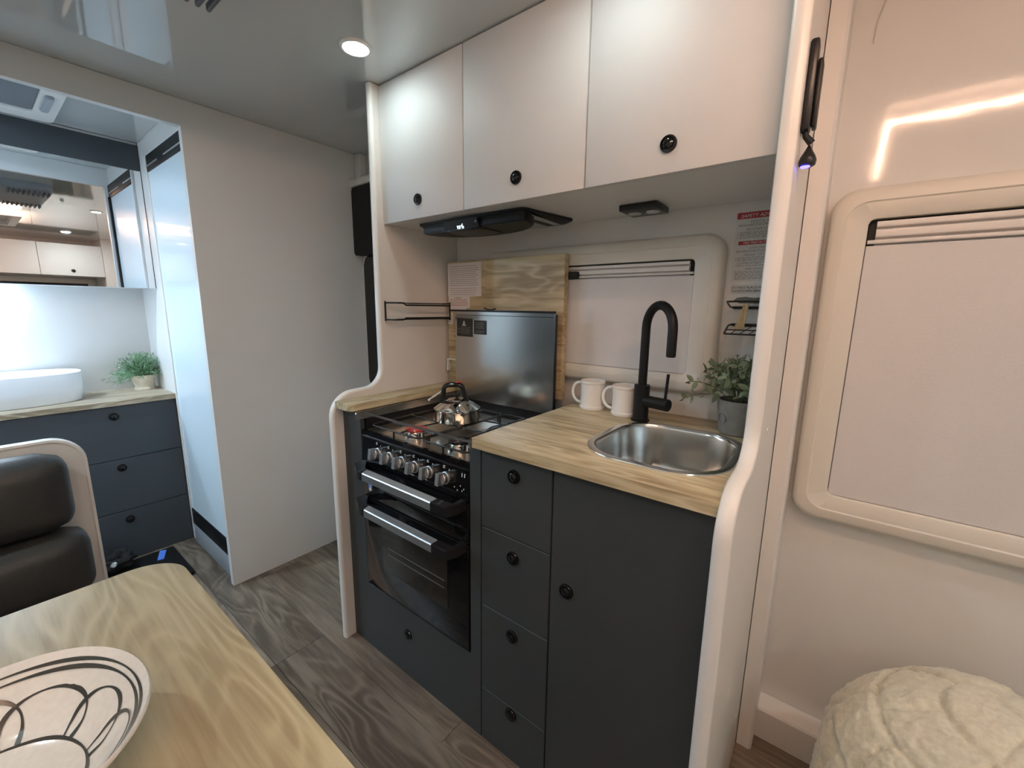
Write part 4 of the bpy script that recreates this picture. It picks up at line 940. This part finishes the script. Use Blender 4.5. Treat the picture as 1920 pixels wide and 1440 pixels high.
# ------------------------------------------------------------------ bathroom
def bathroom():
    xf = -2.66
    t = T('vanity', 'dark blue-grey vanity with three drawers in the bathroom', 'vanity', (-2.83, 0.2, 0))
    M('carcass', B(XE + 0.002, xf - 0.0185, -0.55, 0.612, 0.001, 0.778), GAP, t)
    for z0, z1, kz in ((0.519, 0.777, 0.728), (0.257, 0.516, 0.474), (0.003, 0.254, 0.208)):
        d = M('drawer', B(xf - 0.018, xf, -0.10, 0.611, z0, z1, 0.001, 1), DARKB, t); knob(d, xf, 0.373, kz, d=(1, 0, 0))
    d = M('door', B(xf - 0.018, xf, -0.545, -0.103, 0.003, 0.777, 0.001, 1), DARKB, t); knob(d, xf, -0.2, 0.70, d=(1, 0, 0))
    M('worktop', B(XE + 0.002, xf + 0.014, -0.56, 0.613, 0.779, 0.804, 0.0015, 1), OAKV, loc=(-2.83, 0.2, 0.779), label='light oak top on the bathroom vanity', cat='worktop')
    # vessel basin
    b = T('basin', 'white oval vessel basin on the vanity top', 'basin', (-2.85, 0.05, 0.8042))
    def el(d, z, k=1.0): return [(-2.862 + (0.146 - d) * math.copysign(abs(math.cos(a)) ** 0.75, math.cos(a)), 0.060 + (0.252 - d) * math.copysign(abs(math.sin(a)) ** 0.75, math.sin(a)), z) for a in (2 * PI * i / 64 for i in range(64))]
    z = 0.8042
    M('shell', loft(nb(), [el(0.014, z), el(0.009, z + 0.004), el(0.003, z + 0.06), el(0, z + 0.130), el(0.001, z + 0.134), el(0.006, z + 0.134), el(0.008, z + 0.130), el(0.014, z + 0.06), el(0.04, z + 0.022), el(0.10, z + 0.018)]), BASIN, b, 50)
    # plant
    c = Vector((-2.918, 0.548, 0.8042)); p = T('potted_plant', 'feathery green plant in a cream clay pot on the vanity', 'plant', c)
    M('pot', lathe(nb(), [(0, 0), (0.042, 0), (0.043, 0.010), (0.037, 0.013), (0.045, 0.045), (0.054, 0.066), (0.055, 0.076), (0.052, 0.078), (0.048, 0.070), (0, 0.068)], c), CLAY, p)
    bm = nb(); rnd = random.Random(6)
    for i in range(420):
        a = rnd.uniform(0, 6.283); el_ = rnd.uniform(0.15, 1.5); l = rnd.uniform(0.07, 0.125) * (0.8 + 0.3 * math.sin(el_))
        d = Vector((math.cos(a) * math.cos(el_), math.sin(a) * math.cos(el_), math.sin(el_)))
        if i < 45: d = Vector((rnd.uniform(-0.2, 0.5), -1, rnd.uniform(-0.05, 0.35))).normalized(); l = rnd.uniform(0.08, 0.15)
        p0 = c + Vector((rnd.uniform(-0.03, 0.03), rnd.uniform(-0.03, 0.03), 0.07)); p1 = p0 + d * l * 0.55 + Vector((0, 0, 0.012)); p2 = p0 + d * l - Vector((0, 0, 0.3 * l * (1 - d.z)))
        for q in (p1, p2): q.y = min(q.y, 0.608); q.x = max(q.x, XE + 0.006)
        sd = d.cross(Vector((rnd.random(), rnd.random(), rnd.random()))).normalized() * 0.0022
        v = [bm.verts.new(x) for x in (p0 - sd * 0.5, p0 + sd * 0.5, p1 + sd, p1 - sd, p2)]
        bm.faces.new((v[0], v[1], v[2], v[3])); bm.faces.new((v[3], v[2], v[4]))
        for s in (0.45, 0.7, 0.9):
            q = p0.lerp(p1, s) if s < 0.6 else p1.lerp(p2, s * 0.8); e = (d + Vector((rnd.uniform(-1, 1), rnd.uniform(-1, 1), rnd.uniform(-0.5, 1))) * 0.8).normalized() * 0.018; sd2 = e.cross(sd).normalized() * 0.0022
            r_ = q + e; r_.y = min(r_.y, 0.611); r_.x = max(r_.x, XE + 0.004)
            vv = [bm.verts.new(x) for x in (q, q + e * 0.5 + sd2, r_, q + e * 0.5 - sd2)]
            for x in vv: x.co.y = min(x.co.y, 0.612)
            bm.faces.new(vv)
    M('foliage', bm, LEAFB, p, 80, kind='stuff')
    # mirror cabinet
    xm = -2.74
    m = T('mirror_cabinet', 'mirror-fronted bathroom cabinet with a dark fascia above the basin', 'cabinet', (-2.88, 0, 1.33))
    M('body', B(XE + 0.002, xm - 0.012, -0.60, 0.612, 1.332, CZ - 0.002), WALL, m)
    M('mirror', B(xm - 0.0115, xm - 0.004, -0.60, 0.6125, 1.330, 1.8765), MIRROR, m, label='large flat mirror')
    M('mirror_trim', B(xm - 0.0115, xm - 0.002, 0.6127, 0.6147, 1.330, 1.8765), BLACKM, m)
    M('fascia', B(xm - 0.0115, xm, -0.60, 0.612, 1.877, 1.991, 0.001, 1), DARKB, m, label='dark blue-grey board above the mirror')
    M('lamp_strip', B(-2.99, -2.955, -0.36, 0.085, 1.318, 1.3315, 0.003), VANE, m, label='cool white lamp under the cabinet')
    # shower screen
    s = T('shower_screen', 'pale blue frosted shower screen in a black frame', 'shower screen', (-2.3, 0.61, 0))
    M('base_step', B(-2.60, XP - 0.031, 0.607, 0.68, 0.001, 0.108, 0.003), GREYP, s)
    M('bottom_rail', B(-2.60, XP - 0.031, 0.606, 0.640, 0.109, 0.195, 0.002), BLACKM, s)
    M('pane', B(-2.60, XP - 0.031, 0.610, 0.616, 0.195, 1.853), FROST, s)
    M('top_rail', B(-2.60, XP - 0.031, 0.606, 0.640, 1.848, 1.918, 0.002), BLACKM, s)
    M('stile', B(-2.094, -2.068, 0.600, 0.640, 0.195, 1.853, 0.002), BLACKM, s); M('stile', B(-2.612, -2.600, 0.604, 0.6145, 0.11, 1.918, 0.001), EDGE, s)
    M('rail_groove', B(-2.60, -2.43, 0.603, 0.607, 1.868, 1.874), ALU, s); M('rail_groove', B(-2.33, -2.08, 0.603, 0.607, 1.868, 1.874), ALU, s)
    M('pull_knob', lathe(nb(), [(0.008, 0), (0.006, 0.006), (0.009, 0.010), (0, 0.012)], (-2.088, 0.610, 1.293), (0, -1, 0), 14), BLACKM, s)
    M('upper_infill', B(-2.60, XP - 0.031, 0.612, 0.64, 1.9185, CZ - 0.001), WALL, s)
    # roof vent
    v = T('roof_vent', 'white roof vent with grey mesh in the bathroom ceiling', 'vent', (-2.45, 0.1, CZ))
    M('rim', plate(nb(), rrect(-2.70, -2.20, -0.20, 0.335, 0.03, 4), [rrect(-2.60, -2.30, -0.12, 0.272, 0.02, 4)], 'z', CZ - 0.018, CZ - 0.0005), EDGE, v)
    M('mesh', B(-2.598, -2.302, -0.118, 0.270, CZ - 0.012, CZ - 0.004), VENTG, v)
    M('latch', prism(nb(), rrect(-2.53, -2.35, 0.284, 0.308, 0.010, 4), 'z', CZ - 0.030, CZ - 0.0175, 0.003), GREYP, v)
    # things on the floor
    f = T('floor_mat', 'flat black mat with a blue tag on the bathroom floor', 'mat', (-2.45, 0.4, 0))
    M('pad', prism(nb(), rrect(-2.612, -2.268, 0.215, 0.512, 0.012, 4), 'z', 0.001, 0.017, 0.003), BLACK, f)
    M('tag', prism(nb(), [(-2.60, 0.455), (-2.585, 0.478), (-2.50, 0.448), (-2.51, 0.425)], 'z', 0.0172, 0.020), BLUEP, f, label='blue tag')
    k = T('tripod_bundle', 'crumpled black bundle with silver knobs on the bathroom floor', 'bundle', (-2.56, 0.29, 0.017))
    bm = nb(); bmesh.ops.create_icosphere(bm, subdivisions=4, radius=1.0)
    for vv in bm.verts:
        q = vv.co.copy(); kk = 1 + 0.45 * noise.noise(q * 2.3) + 0.2 * noise.noise(q * 6)
        vv.co = Vector((-2.565 + q.x * 0.055 * kk, 0.275 + q.y * 0.075 * kk, max(0.0175, 0.062 + q.z * 0.052 * kk)))
    M('fabric', bm, CLOTHK, k, 60)
    for p_, r_ in (((-2.500, 0.272, 0.075), 0.013), ((-2.49, 0.235, 0.03), 0.010)): M('silver_knob', lathe(nb(), [(0, -0.008), (r_, -0.008), (r_, 0.004), (r_ * 0.7, 0.008), (0, 0.009)], p_, (0.9, -0.2, 0.3), 16), CHROME, k)
    ds = T('door_stop', 'small black door stop on the floor at the end of the partition', 'door stop', (-2.02, 1.09, 0))
    M('bumper', lathe(nb(), [(0, 0), (0.018, 0), (0.018, 0.022), (0.014, 0.028), (0, 0.028)], (-2.010, 1.105, 0.0003)), BLACK, ds)
bathroom()

# ------------------------------------------------------------------ front of the van, seen in the bathroom mirror
def front():
    xf = 1.66
    for y0, y1, ky, lab in ((-0.99, -0.05, -0.5, 'white overhead cabinet at the front wall, far end'), (-0.048, 0.598, 0.2, 'white overhead cabinet at the front wall, middle'), (0.60, 1.128, 0.86, 'white overhead cabinet at the front wall, near the window side')):
        t = T('overhead_cabinet', lab, 'cabinet', (1.9, y0, 1.56), 'overhead cabinets at the front wall')
        M('body', B(xf + 0.0185, 2.248, y0, y1, 1.562, 1.917), WALL, t)
        d = M('door', B(xf, xf + 0.018, y0 + 0.001, y1 - 0.001, 1.56, 1.915, 0.0015, 1), DOOR, t); knob(d, xf, ky, 1.618, d=(-1, 0, 0))
    t = T('side_pillar', 'white pillar closing the front overhead cabinets on the window side', 'panel', (1.9, 1.25, 0))
    M('board', B(xf, 2.248, 1.13, YW - 0.001, 0.001, CZ - 0.002), WALL, t)
    w_ = T('window_3', None, None, (2.25, 0, 1.0), kind='structure')
    M('pane', B(2.235, 2.2495, -0.7, 1.05, 0.95, 1.50), TINT, w_); M('frame', plate(nb(), rect(-0.76, 1.11, 0.89, 1.55), [rect(-0.69, 1.04, 0.96, 1.49)], 'x', 2.222, 2.236), FRAME, w_)
front()
